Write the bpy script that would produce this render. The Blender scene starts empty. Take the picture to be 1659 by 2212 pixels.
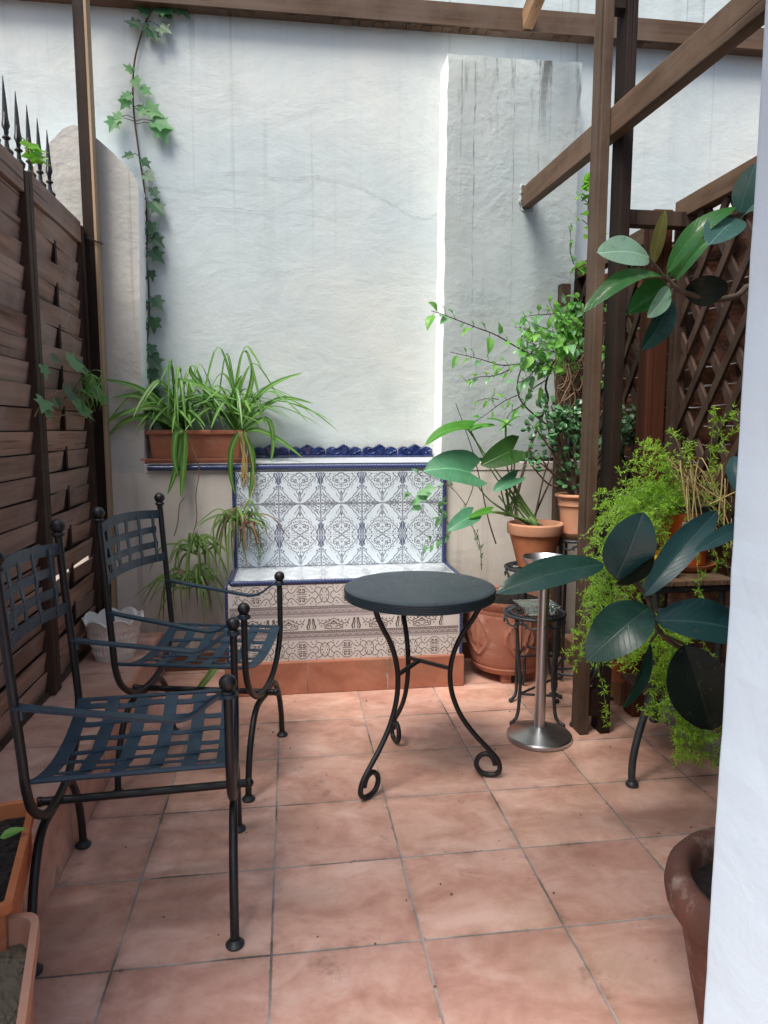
import bpy, math, random
import numpy as np
from mathutils import Vector, Matrix
from math import sin, cos, pi, radians, sqrt, atan2

random.seed(7)
scene = bpy.context.scene
COL = scene.collection

# ------------------------------------------------------------------ camera
CW, CH, CF = 1659.0, 2212.0, 1508.0
PITCH, YAW, CAMH = radians(6.895), radians(7.676), 1.2
FWD = Vector((sin(YAW) * cos(PITCH), cos(YAW) * cos(PITCH), -sin(PITCH)))
RGT = Vector((cos(YAW), -sin(YAW), 0))
UPV = RGT.cross(FWD)
CAM = Vector((0, 0, CAMH))
cd = bpy.data.cameras.new("camera")
co = bpy.data.objects.new("camera", cd)
COL.objects.link(co)
m = Matrix((RGT, UPV, -FWD)).transposed().to_4x4()
m.translation = CAM
co.matrix_world = m
cd.sensor_fit = 'VERTICAL'
cd.sensor_height = 36
cd.lens = 36 * CF / CH
cd.clip_start = 0.02
cd.clip_end = 500
scene.camera = co


def P(x, y, Y=None, X=None, Z=None):
    """where the sight line through a spot of the photograph meets a wall / floor plane of the yard"""
    r = FWD + RGT * ((x - CW / 2) / CF) - UPV * ((y - CH / 2) / CF)
    if Y is not None:
        t = (Y - CAM.y) / r.y
    elif X is not None:
        t = (X - CAM.x) / r.x
    else:
        t = (Z - CAM.z) / r.z
    return CAM + r * t


# ------------------------------------------------------------------ mesh builder
class MB:
    def __init__(s):
        s.v = []; s.f = []; s.m = []; s.uv = []

    def add(s, vs, fs, mi=0, uvs=None):
        b = len(s.v)
        s.v.extend([tuple(p) for p in vs])
        s.uv.extend(uvs if uvs else [(0.0, 0.0)] * len(vs))
        for f in fs:
            s.f.append(tuple(b + i for i in f)); s.m.append(mi)
        return b

    def box(s, x0, x1, y0, y1, z0, z1, mi=0):
        vs = [(x, y, z) for x in (x0, x1) for y in (y0, y1) for z in (z0, z1)]
        s.add(vs, [(0, 1, 3, 2), (4, 6, 7, 5), (0, 4, 5, 1), (2, 3, 7, 6), (0, 2, 6, 4), (1, 5, 7, 3)], mi)

    def bar(s, p, q, w, h, up=(0, 0, 1), mi=0):
        p = Vector(p); q = Vector(q); d = (q - p).normalized()
        sd = d.cross(Vector(up)).normalized(); u = sd.cross(d).normalized()
        vs = []
        for c in (p, q):
            for a, b in ((-1, -1), (1, -1), (1, 1), (-1, 1)):
                vs.append(c + sd * (a * w / 2) + u * (b * h / 2))
        s.add(vs, [(0, 1, 2, 3), (7, 6, 5, 4), (0, 4, 5, 1), (1, 5, 6, 2), (2, 6, 7, 3), (3, 7, 4, 0)], mi)

    def tube(s, pts, r, n=8, mi=0, flat=None):
        pts = [Vector(p) for p in pts]
        k = len(pts)
        rs = r if isinstance(r, (list, tuple)) else [r] * k
        T = []
        for i in range(k):
            a = pts[max(0, i - 1)]; b = pts[min(k - 1, i + 1)]
            d = b - a
            T.append(d.normalized() if d.length > 1e-9 else Vector((0, 0, 1)))
        ref = Vector((0, 0, 1)) if abs(T[0].z) < .9 else Vector((1, 0, 0))
        nn = (ref - T[0] * ref.dot(T[0])).normalized()
        vs = []
        for i in range(k):
            nn = nn - T[i] * nn.dot(T[i])
            nn = nn.normalized() if nn.length > 1e-6 else Vector((1, 0, 0))
            bb = T[i].cross(nn)
            for j in range(n):
                a = 2 * pi * j / n
                vs.append(pts[i] + (nn * cos(a) + bb * sin(a)) * rs[i])
        fs = []
        for i in range(k - 1):
            for j in range(n):
                j2 = (j + 1) % n
                fs.append((i * n + j, i * n + j2, (i + 1) * n + j2, (i + 1) * n + j))
        fs.append(tuple(range(n))[::-1]); fs.append(tuple((k - 1) * n + j for j in range(n)))
        s.add(vs, fs, mi)

    def lathe(s, prof, c, n=32, mi=0, fr=None, fz=None):
        vs = []; fs = []
        k = len(prof)
        for i, (r, z) in enumerate(prof):
            for j in range(n):
                a = 2 * pi * j / n
                rr = r + (fr(i, a) if fr else 0)
                zz = z + (fz(i, a) if fz else 0)
                vs.append((c[0] + rr * cos(a), c[1] + rr * sin(a), c[2] + zz))
        for i in range(k - 1):
            for j in range(n):
                j2 = (j + 1) % n
                fs.append((i * n + j, i * n + j2, (i + 1) * n + j2, (i + 1) * n + j))
        s.add(vs, fs, mi)

    def sphere(s, c, r, n=14, k=8, mi=0, sz=1.0):
        s.lathe([(max(1e-5, r * sin(pi * i / k)), -r * sz * cos(pi * i / k)) for i in range(k + 1)], c, n, mi)

    def disc(s, c, r, n=24, mi=0):
        vs = [(c[0] + r * cos(2 * pi * j / n), c[1] + r * sin(2 * pi * j / n), c[2]) for j in range(n)]
        s.add(vs, [tuple(range(n))], mi)

    def poly_prism(s, prof, y0, y1, mi=0, back=True):
        """profile in XZ extruded along Y"""
        n = len(prof)
        vs = [(x, y0, z) for x, z in prof] + [(x, y1, z) for x, z in prof]
        fs = [tuple(range(n))]
        if back: fs.append(tuple(range(n, 2 * n))[::-1])
        for i in range(n):
            j = (i + 1) % n
            fs.append((i, i + n, j + n, j))
        s.add(vs, fs, mi)

    def build(s, name, mats, parent=None, angle=35, bevel=0, loc=None, kind=None):
        me = bpy.data.meshes.new(name)
        me.from_pydata(s.v, [], s.f)
        if not isinstance(mats, (list, tuple)): mats = [mats]
        for mt in mats: me.materials.append(mt)
        me.polygons.foreach_set('material_index', s.m)
        if any(u != (0.0, 0.0) for u in s.uv):
            l = me.uv_layers.new(name='uv')
            idx = np.empty(len(me.loops), dtype=np.int32)
            me.loops.foreach_get('vertex_index', idx)
            l.data.foreach_set('uv', np.array(s.uv, dtype=np.float32)[idx].ravel())
        if angle:
            me.polygons.foreach_set('use_smooth', [True] * len(me.polygons))
            me.set_sharp_from_angle(angle=radians(angle))
        me.update()
        o = bpy.data.objects.new(name, me)
        COL.objects.link(o)
        if bevel:
            b = o.modifiers.new('bevel', 'BEVEL'); b.width = bevel; b.segments = 2; b.limit_method = 'ANGLE'
        if parent is not None:
            o.parent = parent
            if parent.parent is None:
                o.matrix_parent_inverse = Matrix.Translation(-parent.location)
        if kind: o['kind'] = kind
        return o


def thing(name, label, cat, loc=(0, 0, 0), group=None):
    o = bpy.data.objects.new(name, None)
    o.empty_display_size = .05
    COL.objects.link(o)
    o.location = loc
    o['label'] = label; o['category'] = cat
    if group: o['group'] = group
    return o


def tag(o, label, cat, group=None):
    o['label'] = label; o['category'] = cat
    if group: o['group'] = group
    return o


def copy_tree(o, parent=None):
    c = o.copy(); COL.objects.link(c)
    if parent is not None:
        c.parent = parent; c.matrix_parent_inverse = o.matrix_parent_inverse.copy()
    for ch in list(o.children): copy_tree(ch, c)
    return c


def spline(pts, k=8):
    """Catmull-Rom through points"""
    pts = [Vector(p) for p in pts]
    out = []
    n = len(pts)
    for i in range(n - 1):
        p0 = pts[max(0, i - 1)]; p1 = pts[i]; p2 = pts[i + 1]; p3 = pts[min(n - 1, i + 2)]
        for j in range(k):
            t = j / k
            out.append(0.5 * ((2 * p1) + (p2 - p0) * t + (2 * p0 - 5 * p1 + 4 * p2 - p3) * t * t + (3 * p1 - p0 - 3 * p2 + p3) * t ** 3))
    out.append(pts[-1])
    return out


# ------------------------------------------------------------------ materials
class NT:
    def __init__(s, name):
        s.mat = bpy.data.materials.new(name)
        s.mat.use_nodes = True
        s.t = s.mat.node_tree
        s.t.nodes.clear()
        s.out = s.t.nodes.new('ShaderNodeOutputMaterial')

    def n(s, typ, inputs=None, **props):
        nd = s.t.nodes.new(typ)
        for k, v in props.items(): setattr(nd, k, v)
        if inputs:
            for k, v in inputs.items():
                sk = nd.inputs[k]
                if isinstance(v, bpy.types.NodeSocket): s.t.links.new(v, sk)
                else: sk.default_value = v
        return nd

    def math(s, op, a, b=None, c=None, clamp=False):
        nd = s.n('ShaderNodeMath', operation=op, use_clamp=clamp)
        for i, v in enumerate((a, b, c)):
            if v is None: continue
            if isinstance(v, bpy.types.NodeSocket): s.t.links.new(v, nd.inputs[i])
            else: nd.inputs[i].default_value = v
        return nd.outputs[0]

    def mix(s, f, a, b, blend='MIX'):
        nd = s.n('ShaderNodeMix', data_type='RGBA', blend_type=blend)
        for i, v in ((0, f), (6, a), (7, b)):
            if isinstance(v, bpy.types.NodeSocket): s.t.links.new(v, nd.inputs[i])
            elif i == 0: nd.inputs[i].default_value = v
            else: nd.inputs[i].default_value = (*v, 1) if len(v) == 3 else v
        return nd.outputs[2]

    def ramp(s, f, stops, interp='LINEAR'):
        nd = s.n('ShaderNodeValToRGB', {'Fac': f})
        cr = nd.color_ramp; cr.interpolation = interp
        while len(cr.elements) < len(stops): cr.elements.new(.5)
        for e, (p, c) in zip(cr.elements, stops):
            e.position = p
            e.color = (c, c, c, 1) if not isinstance(c, (tuple, list)) else (*c, 1)
        return nd.outputs[0]

    def noise(s, vec, scale, detail=4, rough=.55, dist=0):
        return s.n('ShaderNodeTexNoise', {'Vector': vec, 'Scale': scale, 'Detail': detail, 'Roughness': rough, 'Distortion': dist}).outputs[0]

    def coord(s, which='Object'):
        return s.n('ShaderNodeTexCoord').outputs[which]

    def mapping(s, vec, scale=(1, 1, 1), loc=(0, 0, 0), rot=(0, 0, 0)):
        return s.n('ShaderNodeMapping', {'Vector': vec, 'Scale': scale, 'Location': loc, 'Rotation': rot}).outputs[0]

    def bump(s, h, strength=.3, dist=.01, nrm=None):
        d = {'Height': h, 'Strength': strength, 'Distance': dist}
        if nrm is not None: d['Normal'] = nrm
        return s.n('ShaderNodeBump', d).outputs[0]

    def pbr(s, color, rough=.6, normal=None, metal=0, spec=.5, trans=0, ior=1.45, coat=0):
        d = {'Base Color': color if isinstance(color, bpy.types.NodeSocket) else (*color, 1), 'Roughness': rough, 'Metallic': metal,
             'Specular IOR Level': spec, 'Transmission Weight': trans, 'IOR': ior, 'Coat Weight': coat}
        if normal is not None: d['Normal'] = normal
        nd = s.n('ShaderNodeBsdfPrincipled', d)
        return nd.outputs[0]

    def done(s, sh):
        s.t.links.new(sh, s.out.inputs[0]); return s.mat


def sep(n, vec):
    nd = n.n('ShaderNodeSeparateXYZ', {'Vector': vec})
    return nd.outputs


def mat_tiles(name, x0, px, y0, py, axes=('X', 'Y'), base=((.63, .375, .295), (.75, .51, .425), (.49, .26, .20)), grout=(.40, .355, .325), gw=.006):
    n = NT(name); co_ = n.coord()
    s = sep(n, co_)
    U = {'X': s[0], 'Y': s[1], 'Z': s[2]}[axes[0]]; V = {'X': s[0], 'Y': s[1], 'Z': s[2]}[axes[1]]
    wob = n.math('MULTIPLY', n.math('SUBTRACT', n.noise(co_, 2.1, 2), .5), .006)
    u = n.math('DIVIDE', n.math('SUBTRACT', n.math('ADD', U, wob), x0), px)
    v = n.math('DIVIDE', n.math('SUBTRACT', n.math('ADD', V, wob), y0), py)
    fu = n.math('FRACT', u); fv = n.math('FRACT', v)
    du = n.math('MULTIPLY', n.math('MINIMUM', fu, n.math('SUBTRACT', 1, fu)), px)
    dv = n.math('MULTIPLY', n.math('MINIMUM', fv, n.math('SUBTRACT', 1, fv)), py)
    d = n.math('MINIMUM', du, dv)
    d = n.math('ADD', d, n.math('MULTIPLY', n.math('SUBTRACT', n.noise(co_, 60, 3), .5), .0035))
    d = n.math('ADD', d, n.math('MULTIPLY', n.math('SUBTRACT', n.noise(co_, 7, 4), .5), .004))
    chip = n.ramp(n.noise(co_, 34, 2, .4), [(.68, 0), (.74, .006)])
    d = n.math('SUBTRACT', d, chip)
    tile = n.math('DIVIDE', n.math('SUBTRACT', d, gw * .32), gw * .3, clamp=True)
    cid = n.n('ShaderNodeCombineXYZ', {'X': n.math('FLOOR', u), 'Y': n.math('FLOOR', v)}).outputs[0]
    wn = n.n('ShaderNodeTexWhiteNoise', {'Vector': cid})
    off = n.n('ShaderNodeVectorMath', {0: wn.outputs['Color'], 'Scale': 9.0}, operation='SCALE').outputs[0]
    pc = n.n('ShaderNodeVectorMath', {0: co_, 1: off}, operation='ADD').outputs[0]
    cl = n.noise(n.mapping(pc, scale=(5.0, 8.0, 6)), 1.0, 5, .62, .6)
    cl2 = n.noise(pc, 22, 5, .65)
    f = n.math('ADD', n.math('MULTIPLY', cl, .8), n.math('MULTIPLY', cl2, .25))
    col = n.ramp(f, [(.36, base[2]), (.52, base[0]), (.68, base[1])])
    tint = n.ramp(wn.outputs[0], [(0, (.88, .85, .86)), (1, (1.1, 1.1, 1.08))])
    col = n.mix(1, col, tint, 'MULTIPLY')
    # worn, dusty and mossy patches
    dirt = n.ramp(n.noise(co_, 2.3, 6, .65), [(.5, 0), (.72, .5)])
    col = n.mix(dirt, col, (.33, .22, .14))
    stn = n.ramp(n.noise(n.mapping(co_, loc=(3.3, 1.7, 0)), 5.5, 7, .72), [(.60, 0), (.70, .55)])
    col = n.mix(stn, col, (.16, .09, .06))
    edge = n.math('SUBTRACT', 1, n.math('DIVIDE', d, .03, clamp=True))
    col = n.mix(n.math('MULTIPLY', edge, n.ramp(n.noise(co_, 9, 5, .7), [(.45, 0), (.7, .6)])), col, (.17, .10, .07))
    speck = n.ramp(n.noise(co_, 140, 2), [(.70, 0), (.78, .6)])
    col = n.mix(speck, col, (.2, .1, .07))
    # dark run along some joints
    gcol = n.mix(n.ramp(n.noise(co_, 4.5, 4), [(.42, 0), (.62, 1)]), grout, (.12, .10, .085))
    col = n.mix(tile, gcol, col)
    rough = n.math('ADD', .20, n.math('MULTIPLY', n.noise(co_, 6, 5), .42))
    rough = n.math('ADD', rough, n.math('MULTIPLY', n.math('SUBTRACT', 1, tile), .3))
    h = n.math('ADD', tile, n.math('MULTIPLY', n.noise(co_, 35, 4), .25))
    return n.done(n.pbr(col, rough, n.bump(h, .35, .004), spec=.4))


def mat_plaster(name, base, dark, stain=0.0, bump=.35, scale=1.0, ztop=3.1, lump=1.0, lowdirt=0.0, rough_bump=0.0, mould=0.0):
    n = NT(name); c = n.coord()
    big = n.noise(c, 1.1 * scale, 5, .6)
    med = n.noise(c, 5.5 * scale, 5, .6, .8)
    fine = n.noise(c, 60, 4, .6)
    col = n.mix(n.ramp(big, [(.35, 0), (.7, 1)]), base, dark)
    col = n.mix(n.ramp(n.noise(c, 13, 6, .7), [(.5, 0), (.75, .25)]), col, tuple(x * .8 for x in base))
    col = n.mix(n.ramp(n.noise(c, 48, 5, .75), [(.66, 0), (.74, .45)]), col, tuple(x * .55 for x in base))
    z = sep(n, c)[2]
    if stain:
        st = n.noise(n.mapping(c, scale=(26, 26, .35)), 1.0, 3, .6)
        st2 = n.noise(n.mapping(c, scale=(9, 9, .5)), 1.0, 4, .6)
        g = n.math('DIVIDE', n.math('SUBTRACT', z, ztop - 1.5), 1.5, clamp=True)
        g = n.math('POWER', g, 1.4)
        a = n.ramp(st, [(.60, 0), (.67, 1)])
        b = n.ramp(st2, [(.5, 0), (.75, .6)])
        k = n.math('MULTIPLY', n.math('MULTIPLY', n.math('ADD', n.math('MULTIPLY', a, .65), n.math('MULTIPLY', b, .5)), g), stain)
        col = n.mix(k, col, tuple(x * .36 for x in (base[0], base[1] * .97, base[2] * .88)))
        warm = n.ramp(n.noise(n.mapping(c, loc=(4, 0, 1)), .75, 4, .6), [(.46, 0), (.66, .8)])
        col = n.mix(warm, col, (base[0] * 1.16, base[1] * 1.07, base[2] * .99))
        dmp = n.ramp(n.noise(n.mapping(c, loc=(1.3, 0, 7.7)), 2.1, 6, .68), [(.55, 0), (.70, .45)])
        col = n.mix(n.math('MULTIPLY', dmp, stain), col, tuple(x * .80 for x in base))
        patch = n.ramp(n.noise(n.mapping(c, scale=(3, 3, 1.2)), 1.0, 5, .65), [(.56, 0), (.76, .5)])
        col = n.mix(n.math('MULTIPLY', patch, stain), col, tuple(x * .7 for x in (base[0], base[1] * .96, base[2] * .86)))
    if lowdirt:
        g = n.math('SUBTRACT', 1, n.math('DIVIDE', z, lowdirt, clamp=True))
        k = n.math('MULTIPLY', n.ramp(n.noise(n.mapping(c, scale=(4, 4, 2)), 1.0, 6, .7), [(.38, 0), (.65, 1)]), n.math('ADD', .12, n.math('MULTIPLY', g, .8)))
        col = n.mix(k, col, (.17, .125, .09))
        st = n.ramp(n.noise(n.mapping(c, scale=(14, 14, .6)), 1.0, 4, .6), [(.58, 0), (.68, .5)])
        col = n.mix(n.math('MULTIPLY', st, .5), col, (.16, .13, .105))
    if mould:
        g = n.math('POWER', n.math('DIVIDE', n.math('SUBTRACT', z, mould - .75), .75, clamp=True), 2.2)
        k = n.math('MULTIPLY', n.ramp(n.noise(n.mapping(c, scale=(16, 16, 2.2)), 1.0, 5, .7), [(.52, 0), (.64, 1)]), g)
        col = n.mix(n.math('MULTIPLY', k, .85), col, (.075, .075, .06))
        sx = sep(n, c)[0]
        for x_, w_, z_ in ((.905, .0035, 1.2), (1.225, .003, 1.9), (1.10, .002, 1.4), (.84, .002, 1.9)):
            wx = n.math('ADD', sx, n.math('MULTIPLY', n.math('SUBTRACT', n.noise(n.mapping(c, scale=(1, 1, 3)), 2.0, 3), .5), .02))
            ln = n.math('SUBTRACT', 1, n.math('DIVIDE', n.math('ABSOLUTE', n.math('SUBTRACT', wx, x_)), w_ * 1.6, clamp=True))
            gz = n.math('DIVIDE', n.math('SUBTRACT', z, z_), mould - z_, clamp=True)
            ln = n.math('MULTIPLY', n.math('MULTIPLY', ln, gz), n.ramp(n.noise(n.mapping(c, scale=(3, 3, 9)), 1.5, 4), [(.38, .1), (.6, 1)]))
            col = n.mix(n.math('MULTIPLY', ln, .9), col, (.06, .06, .055))
    tr = n.noise(n.mapping(c, scale=(2.6, 2.6, 3.8), rot=(0, .5, 0)), 1.3 * scale, 5, .6, .35)
    h = n.math('ADD', n.math('ADD', n.math('MULTIPLY', tr, 1.0 * lump), n.math('MULTIPLY', med, .35)), n.math('MULTIPLY', fine, .10))
    if rough_bump:
        patchm = n.ramp(n.noise(c, 3.2, 4, .6), [(.42, .15), (.6, 1)])
        h = n.math('ADD', h, n.math('MULTIPLY', n.ramp(n.noise(c, 24, 4, .5), [(.42, 0), (.66, 1)]), n.math('MULTIPLY', patchm, rough_bump * .6)))
    return n.done(n.pbr(col, .75, n.bump(h, bump, .02), spec=.25))


def mat_wood(name, axis, c0, c1, grain=1.0, rough=.6, grey=None, band=0.0):
    n = NT(name); c = n.coord()
    sc = {'X': (1.2, 30, 30), 'Y': (30, 1.2, 30), 'Z': (30, 30, 1.2)}[axis]
    g = n.n('ShaderNodeNewGeometry')
    off = n.n('ShaderNodeVectorMath', {0: (3.1, 5.3, 7.7), 'Scale': g.outputs['Random Per Island']}, operation='SCALE').outputs[0]
    cc = n.n('ShaderNodeVectorMath', {0: c, 1: off}, operation='ADD').outputs[0]
    gr = n.noise(n.mapping(cc, scale=sc), 1.0, 6, .6, .3)
    gr2 = n.noise(n.mapping(cc, scale=tuple(x * .25 for x in sc)), 1.0, 4, .6, .8)
    f = n.math('ADD', n.math('MULTIPLY', gr, .65), n.math('MULTIPLY', gr2, .4))
    col = n.ramp(f, [(.36, c0), (.68, c1)])
    col = n.mix(1, col, n.ramp(g.outputs['Random Per Island'], [(0, (.72, .72, .74)), (1, (1.25, 1.2, 1.15))]), 'MULTIPLY')
    if grey is not None:
        k = n.ramp(n.noise(cc, 3.0, 5, .65), [(.42, 0), (.68, .75)])
        col = n.mix(k, col, grey)
    spl = n.ramp(n.noise(n.mapping(cc, scale=tuple(x * (2.2 if x > 5 else .7) for x in sc)), 1.0, 3, .5), [(.64, 0), (.70, .75)])
    col = n.mix(spl, col, tuple(x * .35 for x in c0))
    kv = n.n('ShaderNodeTexVoronoi', {'Vector': n.mapping(cc, scale=tuple(x * .16 + .0 for x in sc)), 'Scale': 1.4, 'Randomness': 1}).outputs['Distance']
    kn = n.ramp(kv, [(.05, .8), (.12, 0)])
    col = n.mix(kn, col, tuple(x * .4 for x in c0))
    h = n.math('ADD', n.math('MULTIPLY', gr, .8), n.math('MULTIPLY', n.noise(cc, 25, 4), .3))
    h = n.math('SUBTRACT', h, spl)
    return n.done(n.pbr(col, rough, n.bump(h, .45 * grain, .004), spec=.16))


def mat_metal_paint(name, c, rough=.42, bump=.25):
    n = NT(name); co_ = n.coord()
    col = n.mix(n.ramp(n.noise(co_, 18, 5), [(.45, 0), (.75, 1)]), c, tuple(x * 1.5 + .002 for x in c))
    col = n.mix(n.ramp(n.noise(co_, 55, 5, .7), [(.66, 0), (.74, .7)]), col, (.07, .045, .035))
    r = n.math('ADD', rough - .08, n.math('MULTIPLY', n.noise(co_, 40, 4), .25))
    return n.done(n.pbr(col, r, n.bump(n.noise(co_, 90, 3), bump, .0015), spec=.6))


def mat_terracotta(name, c0, c1, white=.5, rough=.75):
    n = NT(name); c = n.coord()
    col = n.mix(n.ramp(n.noise(c, 7, 6, .65), [(.35, 0), (.68, 1)]), c0, c1)
    w = n.ramp(n.noise(c, 11, 6, .7), [(.55, 0), (.72, white)])
    col = n.mix(w, col, (.52, .42, .36))
    d = n.ramp(n.noise(c, 4, 6, .7), [(.55, 0), (.75, .6)])
    col = n.mix(d, col, tuple(x * .45 for x in c0))
    return n.done(n.pbr(col, rough, n.bump(n.noise(c, 70, 4), .2, .002), spec=.3))


def mat_simple(name, c0, c1=None, rough=.6, scale=20, bump=0, metal=0, spec=.5, coat=0, bscale=60):
    n = NT(name); c = n.coord()
    col = n.mix(n.ramp(n.noise(c, scale, 5, .6), [(.35, 0), (.7, 1)]), c0, c1 or tuple(x * .75 for x in c0))
    nm = n.bump(n.noise(c, bscale, 4), bump, .004) if bump else None
    return n.done(n.pbr(col, rough, nm, metal=metal, spec=spec, coat=coat))


def mat_leaf(name, c0, c1, rough=.38, trans=.3, vein=0.0, under=None, spec=.5, stripe=None, vcol=None):
    n = NT(name)
    g = n.n('ShaderNodeNewGeometry'); c = n.coord()
    col = n.ramp(g.outputs['Random Per Island'], [(0, c0), (1, c1)])
    col = n.mix(n.ramp(n.noise(c, 30, 4), [(.4, 0), (.75, .45)]), col, tuple(x * .6 for x in c0))
    nm = None
    if vein or stripe:
        uv = sep(n, n.coord('UV'))
        du = n.math('ABSOLUTE', n.math('SUBTRACT', uv[0], .5))
        if stripe:
            k = n.math('SUBTRACT', 1, n.math('DIVIDE', n.math('SUBTRACT', du, .10), .06, clamp=True), clamp=True)
            col = n.mix(n.math('MULTIPLY', k, .8), col, stripe)
        if vein:
            mid = n.math('SUBTRACT', 1, n.math('DIVIDE', n.math('SUBTRACT', du, .008), .02, clamp=True), clamp=True)
            w = n.math('SINE', n.math('ADD', n.math('MULTIPLY', n.math('SUBTRACT', uv[1], n.math('MULTIPLY', du, .55)), 78), n.math('MULTIPLY', n.noise(c, 14, 3), 7)))
            sv = n.math('MULTIPLY', n.ramp(w, [(.80, 0), (1, .5)]), .8)
            k = n.math('MAXIMUM', mid, n.math('MULTIPLY', sv, .55))
            col = n.mix(n.math('MULTIPLY', k, vein), col, vcol or tuple(x * 2.2 + .03 for x in c1))
            nm = n.bump(n.math('SUBTRACT', 1, k), .35, .003)
    if vein:
        bl = n.ramp(n.noise(c, 38, 6, .7), [(.60, 0), (.70, .55)])
        col = n.mix(bl, col, (.10, .11, .06))
        rough = n.math('ADD', rough - .13, n.math('MULTIPLY', n.noise(c, 16, 5, .65), .3))
    if under is not None:
        col = n.mix(g.outputs['Backfacing'], col, under)
    p = n.pbr(col, rough, nm, spec=spec)
    tr = n.n('ShaderNodeBsdfTranslucent', {'Color': n.mix(.5, col, tuple(min(1, x * 1.6) for x in c1))}).outputs[0]
    ms = n.n('ShaderNodeMixShader', {0: trans, 1: p, 2: tr}).outputs[0]
    return n.done(ms)


M = {}
M['floor'] = mat_tiles('terracotta_floor_tiles', -.060, .3515, 1.487, .3205)
M['ledge'] = mat_tiles('terracotta_ledge_tiles', -.63, .52, 1.55, .335, gw=.004)
M['riser'] = mat_tiles('terracotta_riser_tiles', 0, 40, 1.60, .36, axes=('Z', 'Y'), gw=.004)
M['plinth'] = mat_tiles('terracotta_plinth_tiles', -.30, .365, -.3, 9, axes=('X', 'Z'), base=((.36, .145, .092), (.43, .19, .125), (.27, .1, .062)), gw=.004)
M['skirt'] = mat_tiles('skirting_tiles', -.62, .33, -.3, 9, axes=('X', 'Z'), base=((.13, .06, .04), (.16, .08, .055), (.1, .05, .03)), gw=.004)
M['wall'] = mat_plaster('white_plaster', (.475, .54, .553), (.43, .50, .515), stain=.8, bump=.42, ztop=3.25)
M['pillar'] = mat_plaster('grey_white_plaster', (.355, .415, .425), (.305, .36, .37), stain=1.0, bump=.36, ztop=3.0, scale=1.6, lump=.6, rough_bump=.42, mould=2.95)
M['pillar_side'] = mat_plaster('lit_side_plaster', (.93, .93, .92), (.90, .905, .90), stain=.0, bump=.25)  # near-white side and top faces: light on the edges put into the colour
M['pier'] = mat_plaster('weathered_grey_plaster', (.47, .47, .445), (.37, .375, .355), stain=.9, bump=.4, ztop=2.6, scale=1.8, rough_bump=.3)
M['low_wall'] = mat_plaster('beige_plaster', (.62, .59, .545), (.54, .505, .455), stain=0, bump=.3, lowdirt=.55)
M['house'] = mat_plaster('blue_white_paint', (.60, .75, .86), (.54, .70, .82), stain=0, bump=.16, scale=2.5, lump=.6)
M['wood_dark_y'] = mat_wood('brown_stained_slats', 'Y', (.155, .088, .066), (.42, .265, .205), grey=(.33, .27, .245))
M['wood_dark_z'] = mat_wood('dark_stained_post', 'Z', (.035, .022, .017), (.085, .055, .04), grey=(.09, .066, .052))
M['wood_black_z'] = mat_wood('shade_dark_wood', 'Z', (.010, .006, .005), (.032, .02, .015), grey=(.035, .024, .019))  # near-black wood, also used where shade is put into the colour
M['wood_mid_z'] = mat_wood('weathered_post', 'Z', (.038, .024, .016), (.12, .077, .052), grey=(.13, .097, .072))
M['wood_beam_x'] = mat_wood('beam_brown', 'X', (.045, .028, .018), (.13, .083, .055), grey=(.12, .09, .068))
M['wood_beam_y'] = mat_wood('beam_brown_weathered', 'Y', (.065, .04, .025), (.19, .12, .078), grey=(.17, .125, .09), grain=1.4)
M['wood_pale_y'] = mat_wood('pale_rafter', 'Y', (.22, .13, .065), (.42, .27, .15))
M['wood_pale_z'] = mat_wood('lit_side_wood', 'Z', (.25, .18, .11), (.45, .34, .23))  # light on the corner post's side face put into the colour
M['wood_red_z'] = mat_wood('red_brown_post', 'Z', (.035, .013, .008), (.12, .04, .022))
M['lattice'] = mat_wood('lattice_wood', 'Z', (.03, .018, .014), (.085, .055, .042), rough=.4, grey=(.10, .07, .055))
M['iron'] = mat_metal_paint('black_iron_paint', (.006, .0075, .0095))
M['iron_sky'] = mat_metal_paint('sky_tinted_iron', (.012, .032, .055), rough=.38, bump=.5)  # blue of the reflected sky put into the strap and armrest colour
M['iron_grey'] = mat_metal_paint('grey_iron_paint', (.022, .026, .030))
M['tabletop'] = None
M['steel'] = None
M['terra_box'] = mat_terracotta('terracotta_box', (.34, .125, .075), (.42, .17, .11), .25)
M['terra_orange'] = mat_terracotta('terracotta_orange', (.42, .13, .05), (.50, .18, .08), .4)
M['terra_pot'] = mat_terracotta('terracotta_pot', (.40, .13, .055), (.50, .2, .1), .25)
M['terra_rim'] = mat_terracotta('terracotta_rim', (.52, .25, .15), (.58, .31, .2), .2)
M['terra_pale'] = mat_terracotta('terracotta_pale', (.46, .22, .145), (.54, .29, .2), .45)
M['terra_urn'] = mat_terracotta('terracotta_urn', (.33, .13, .085), (.40, .18, .12), .6)
M['terra_old'] = mat_terracotta('terracotta_old', (.10, .05, .038), (.17, .075, .055), .5)
M['plastic_pot'] = mat_simple('brown_plastic_pot', (.55, .12, .03), (.45, .085, .022), .33)
M['plastic_rim'] = mat_simple('black_plastic', (.015, .015, .02), None, .3)
M['soil'] = mat_simple('dark_soil', (.008, .006, .005), (.028, .022, .018), .95, 45, .9)
M['soil_grey'] = mat_simple('grey_dry_soil', (.13, .115, .075), (.2, .175, .12), .95, 25, .7)
M['ceramic'] = mat_simple('white_ceramic', (.78, .77, .73), (.66, .64, .59), .22, 9, .1, coat=.4)
M['tile_white'] = mat_simple('white_glazed_tile', (.74, .795, .83), (.69, .745, .785), .10, 5, .06, coat=.5, bscale=9)  # base raised so the seat colour carries the sky's reflection
M['tile_back'] = mat_simple('bluish_white_glazed_tile', (.62, .70, .76), (.57, .65, .72), .10, 5, .06, coat=.5, bscale=9)
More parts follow.
